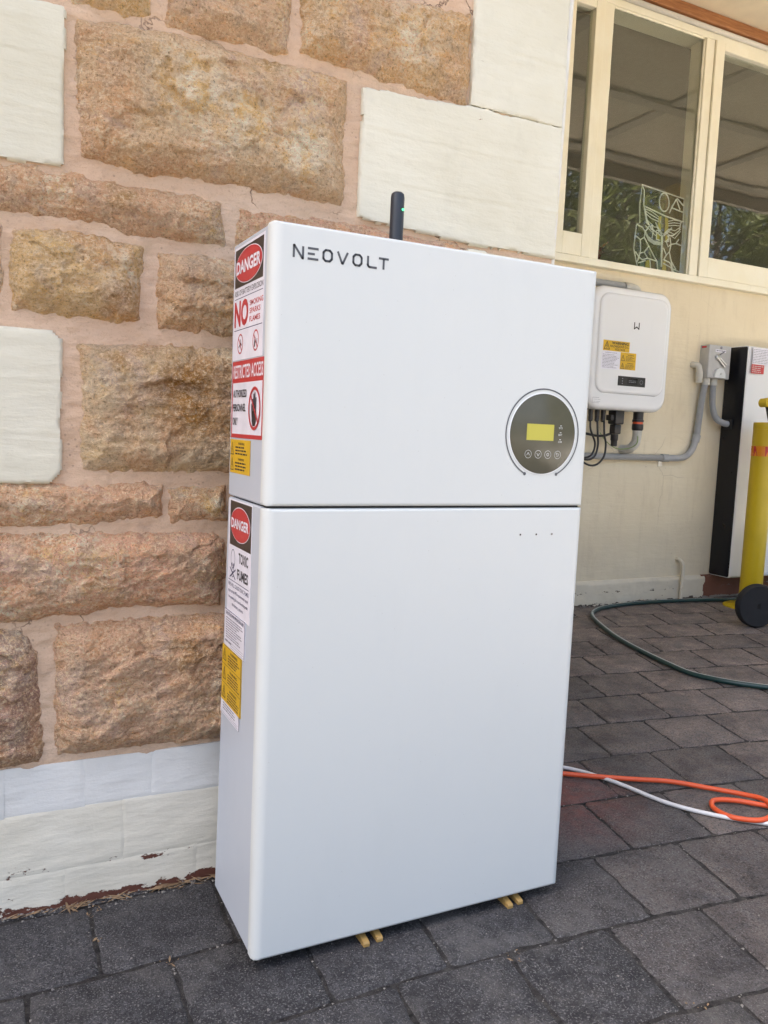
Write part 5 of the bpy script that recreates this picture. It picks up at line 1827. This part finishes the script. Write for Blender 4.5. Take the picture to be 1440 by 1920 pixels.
# red glass flower ornament
M['red_glass'] = solid('deep_red_glass', (0.14, 0.008, 0.015), 0.12, 0.5)
rr_ = random.Random(3)
rv = MB().lathe([(.022, 0), (.026, .004), (.012, .02), (.014, .05), (.026, .085)], (2.555, YB + .20, LZ), 'z', 14)
for k in range(9):
    a = 2 * math.pi * k / 9
    d = Vector((math.cos(a), math.sin(a), 0))
    b0 = Vector((2.555, YB + .20, LZ + .08))
    tip = b0 + d * rr_.uniform(.045, .07) + Vector((0, 0, rr_.uniform(.0, .09)))
    sd = Vector((-d.y, d.x, 0)) * .018
    md = (b0 + tip) / 2 + Vector((0, 0, .02))
    rv.add([b0, md + sd, tip, md - sd, md + Vector((0, 0, -.012))], [(0, 1, 2), (0, 2, 3), (0, 4, 1), (1, 4, 2), (2, 4, 3), (3, 4, 0)])
tag(rv.build('red_glass_flower', M['red_glass']), 'dark red glass flower ornament on the ledge in the left corner of the middle pane', 'ornament')
M['jar_glass'] = mat_glass('jar_glass', (0.75, 0.82, 0.88), 1.5, 0.22)
jr = MB().lathe([(.052, 0), (.054, .004), (.050, .10), (.040, .155), (.041, .16), (.038, .158), (.047, .10), (.049, .006)], (3.66, YB + .20, LZ), 'z', 24)
jo = jr.build('glass_jar', M['jar_glass'], None, angle=40)
tag(jo, 'pale blue glass tumbler on the ledge inside the right pane', 'glass')
M['bluish'] = solid('pale_blue_paper', (0.30, 0.36, 0.42), 0.6)
MB().lathe([(.044, .006), (.045, .06), (.038, .085)], (3.66, YB + .20, LZ), 'z', 14).build('contents', M['bluish'], jo)
M['dry'] = solid('dried_pink_petals', (0.30, 0.20, 0.16), 0.8)
df_ = MB()
for k in range(60):
    p = Vector((3.24 + rr_.gauss(0, .045), YB + .20 + rr_.gauss(0, .03), LZ + .06 + abs(rr_.gauss(0, .12))))
    a = Vector((rr_.gauss(0, 1), rr_.gauss(0, 1), rr_.gauss(0, 1))).normalized()
    b_ = a.cross(Vector((rr_.gauss(0, 1), rr_.gauss(0, 1), 1))).normalized()
    df_.add([p - a * .02, p + b_ * .014, p + a * .022, p - b_ * .014], [(0, 1, 2, 3)])
for k in range(7):
    df_.tube([(3.24, YB + .20, LZ), (3.24 + rr_.gauss(0, .04), YB + .20 + rr_.gauss(0, .03), LZ + rr_.uniform(.1, .3))], .002, 5)
tag(df_.build('dried_flowers', M['dry']), 'bunch of dried pinkish flowers inside the right pane beside its left stile', 'flowers')

# ------------------------------------------------------------------ trees across the drive (mirrored in the panes)


def mat_leaf(name, c1, c2):
    m = NT(name, 0.5, 0.4)
    m.color(m.mix(m.objrand(), m.mix(m.ramp(m.noise(1.7, 3), [(0.3, 0.0), (0.7, 1.0)]), c1, c2), c2))
    m.b.inputs['Transmission Weight'].default_value = 0.0
    m.b.inputs['Subsurface Weight'].default_value = 0.0
    return m.m


M['leaf_a'] = mat_leaf('narrow_green_leaves', (0.075, 0.105, 0.022), (0.17, 0.19, 0.045))
M['leaf_b'] = mat_leaf('olive_leaves', (0.075, 0.09, 0.022), (0.15, 0.15, 0.04))


def tree(x, y, h, rad_, seed, leaf, label, n=5200):
    rs = np.random.RandomState(seed)
    t = empty('garden_tree', (x, y, 0), label, 'tree', 'trees across the drive')
    tk = MB()
    top = Vector((x + rs.normal(0, .2), y + rs.normal(0, .2), h * .75))
    tk.tube([(x, y, -.1), (x * .6 + top.x * .4, y * .6 + top.y * .4, h * .35), tuple(top)], [.10, .075, .03], 9)
    tips = []
    for k in range(16):
        z0_ = h * rs.uniform(.12, .72)
        f_ = z0_ / (h * .75)
        b0 = Vector((x + (top.x - x) * f_, y + (top.y - y) * f_, z0_))
        a = rs.uniform(0, 2 * math.pi)
        L_ = rad_ * rs.uniform(.5, 1.0)
        e = b0 + Vector((math.cos(a) * L_, math.sin(a) * L_, h * rs.uniform(.06, .24)))
        md = (b0 + e) / 2 + Vector((0, 0, .12))
        tk.tube([b0, md, e], [.03, .02, .008], 6)
        tips += [e, md, (e + md) / 2]
    tk.build('trunk', M['bark'], t)
    tips.append(top)
    C = np.array([tuple(p) for p in tips])
    ci = rs.randint(0, len(C), n)
    P = C[ci] + rs.normal(0, 1, (n, 3)) * np.array([.30, .30, .34]) * rad_ * .75
    A = rs.normal(0, 1, (n, 3)) + np.array([0, 0, -.5])
    A /= np.linalg.norm(A, axis=1)[:, None]
    B = np.cross(A, rs.normal(0, 1, (n, 3)))
    B /= np.linalg.norm(B, axis=1)[:, None]
    l_ = rs.uniform(.06, .13, n)[:, None]
    w_ = l_ * .20
    V = np.stack([P - A * l_, P + B * w_, P + A * l_, P - B * w_], 1).reshape(-1, 3)
    me = bpy.data.meshes.new('crown')
    me.from_pydata(V.tolist(), [], np.arange(4 * n).reshape(n, 4).tolist())
    me.materials.append(M[leaf])
    o = bpy.data.objects.new('crown', me)
    col.objects.link(o)
    o.parent = t
    o.matrix_parent_inverse = t.matrix_world.inverted()


for i, (x, y, h, r_, lf) in enumerate(((5.6, -4.4, 5.8, 1.0, 'leaf_a'), (6.8, -5.0, 6.4, 1.2, 'leaf_b'), (8.0, -4.4, 6.0, 1.1, 'leaf_a'), (9.2, -5.1, 6.6, 1.25, 'leaf_b'), (10.4, -4.5, 6.2, 1.15, 'leaf_a'), (11.7, -5.0, 6.4, 1.2, 'leaf_b'), (13.0, -4.6, 6.4, 1.2, 'leaf_a'))):
    tree(x, y, h, r_, 700 + i, lf, ('first', 'second', 'third', 'fourth', 'fifth', 'sixth', 'seventh')[i] + ' tree from the house end of the leafy row mirrored in the window panes')

# ------------------------------------------------------------------ small debris
dr = random.Random(12)
gr = MB()


def pebble(x, y, z, s_):
    q = [Vector((dr.uniform(-1, 1), dr.uniform(-1, 1), dr.uniform(-.2, .9))) for _ in range(4)]
    k = len(gr.v)
    gr.add([(x + s_ * 1.1, y, z), (x - s_ * .6, y + s_ * .9, z), (x - s_ * .6, y - s_ * .9, z), (x + s_ * dr.uniform(-.3, .3), y + s_ * dr.uniform(-.3, .3), z + s_ * dr.uniform(.5, 1.0))], [(0, 2, 1), (0, 1, 3), (1, 2, 3), (2, 0, 3)])


for _ in range(900):
    x = dr.uniform(-.6, 2.6)
    y = dr.uniform(-.6, YW if x < XC else 2.0)
    pebble(x, y, .0005, abs(dr.gauss(.0008, .0007)) + .0006)
for _ in range(420):
    x = dr.uniform(-.6, .7)
    pebble(x, YW - .006 - abs(dr.gauss(0, .012)), .0005, abs(dr.gauss(.0014, .001)) + .0008)
for c_ in vis[:150]:
    for _ in range(7):
        k_ = dr.choice((0, 1))
        du, dv = (dr.uniform(-.5, .5) * PW, PH / 2 + dr.gauss(0, .0022)) if k_ else (PW / 2 + dr.gauss(0, .0022), dr.uniform(-.5, .5) * PH)
        x, y = warp(c_[2] + du, c_[3] + dv)
        pebble(x, y, -.002, abs(dr.gauss(.0012, .0008)) + .0006)
for _ in range(300):
    x = dr.uniform(1.0, 3.4)
    pebble(x, YB - .018 - abs(dr.gauss(0, .02)), .0005, abs(dr.gauss(.003, .002)) + .0015)
M['grit'] = solid('pale_grit', (0.22, 0.205, 0.185), 0.9, scale=900)
tag(gr.build('grit', M['grit']), 'pale grit and crumbs scattered over the pavers', 'grit', kind='stuff')
lf_ = MB()
for _ in range(70):
    cl_ = dr.choice(((-.14, YW - .012), (-.05, YW - .012), (-.30, YW - .012), (.0, YW - .01)))
    x, y = cl_[0] + dr.gauss(0, .05), cl_[1] - abs(dr.gauss(0, .008))
    a, l_, w_ = dr.gauss(0, .5), dr.uniform(.006, .028), dr.uniform(.0008, .003)
    z = dr.uniform(.001, .006)
    d, e = Vector((math.cos(a), math.sin(a), dr.uniform(-.15, .15))), Vector((-math.sin(a), math.cos(a), dr.uniform(-.4, .4)))
    p = Vector((x, y, z))
    lf_.add([p - d * l_, p + e * w_, p + d * l_, p - e * w_], [(0, 1, 2, 3)])
for (cx, cy, n_) in ((-.205, .27, 16), (-.108, .078, 9), (.43, -.128, 8), (.66, -.17, 5), (.62, -.335, 8), (-.21, .18, 7)):
    for _ in range(n_):
        a, l_, w_ = dr.uniform(0, 6.3), dr.uniform(.0015, .006), dr.uniform(.0006, .002)
        p = Vector((cx + dr.gauss(0, .007), cy + dr.gauss(0, .009), dr.uniform(-.004, .003)))
        d, e = Vector((math.cos(a), math.sin(a), dr.uniform(-.5, .5))), Vector((-math.sin(a), math.cos(a), dr.uniform(-.5, .5)))
        lf_.add([p - d * l_, p + e * w_, p + d * l_, p - e * w_], [(0, 1, 2, 3)])
M['straw'] = solid('dry_leaf_litter', (0.24, 0.16, 0.09), 0.85, scale=900)
tag(lf_.build('leaf_litter', M['straw']), 'dry straw and leaf bits along the wall foot and in the paver joints', 'litter', kind='stuff')
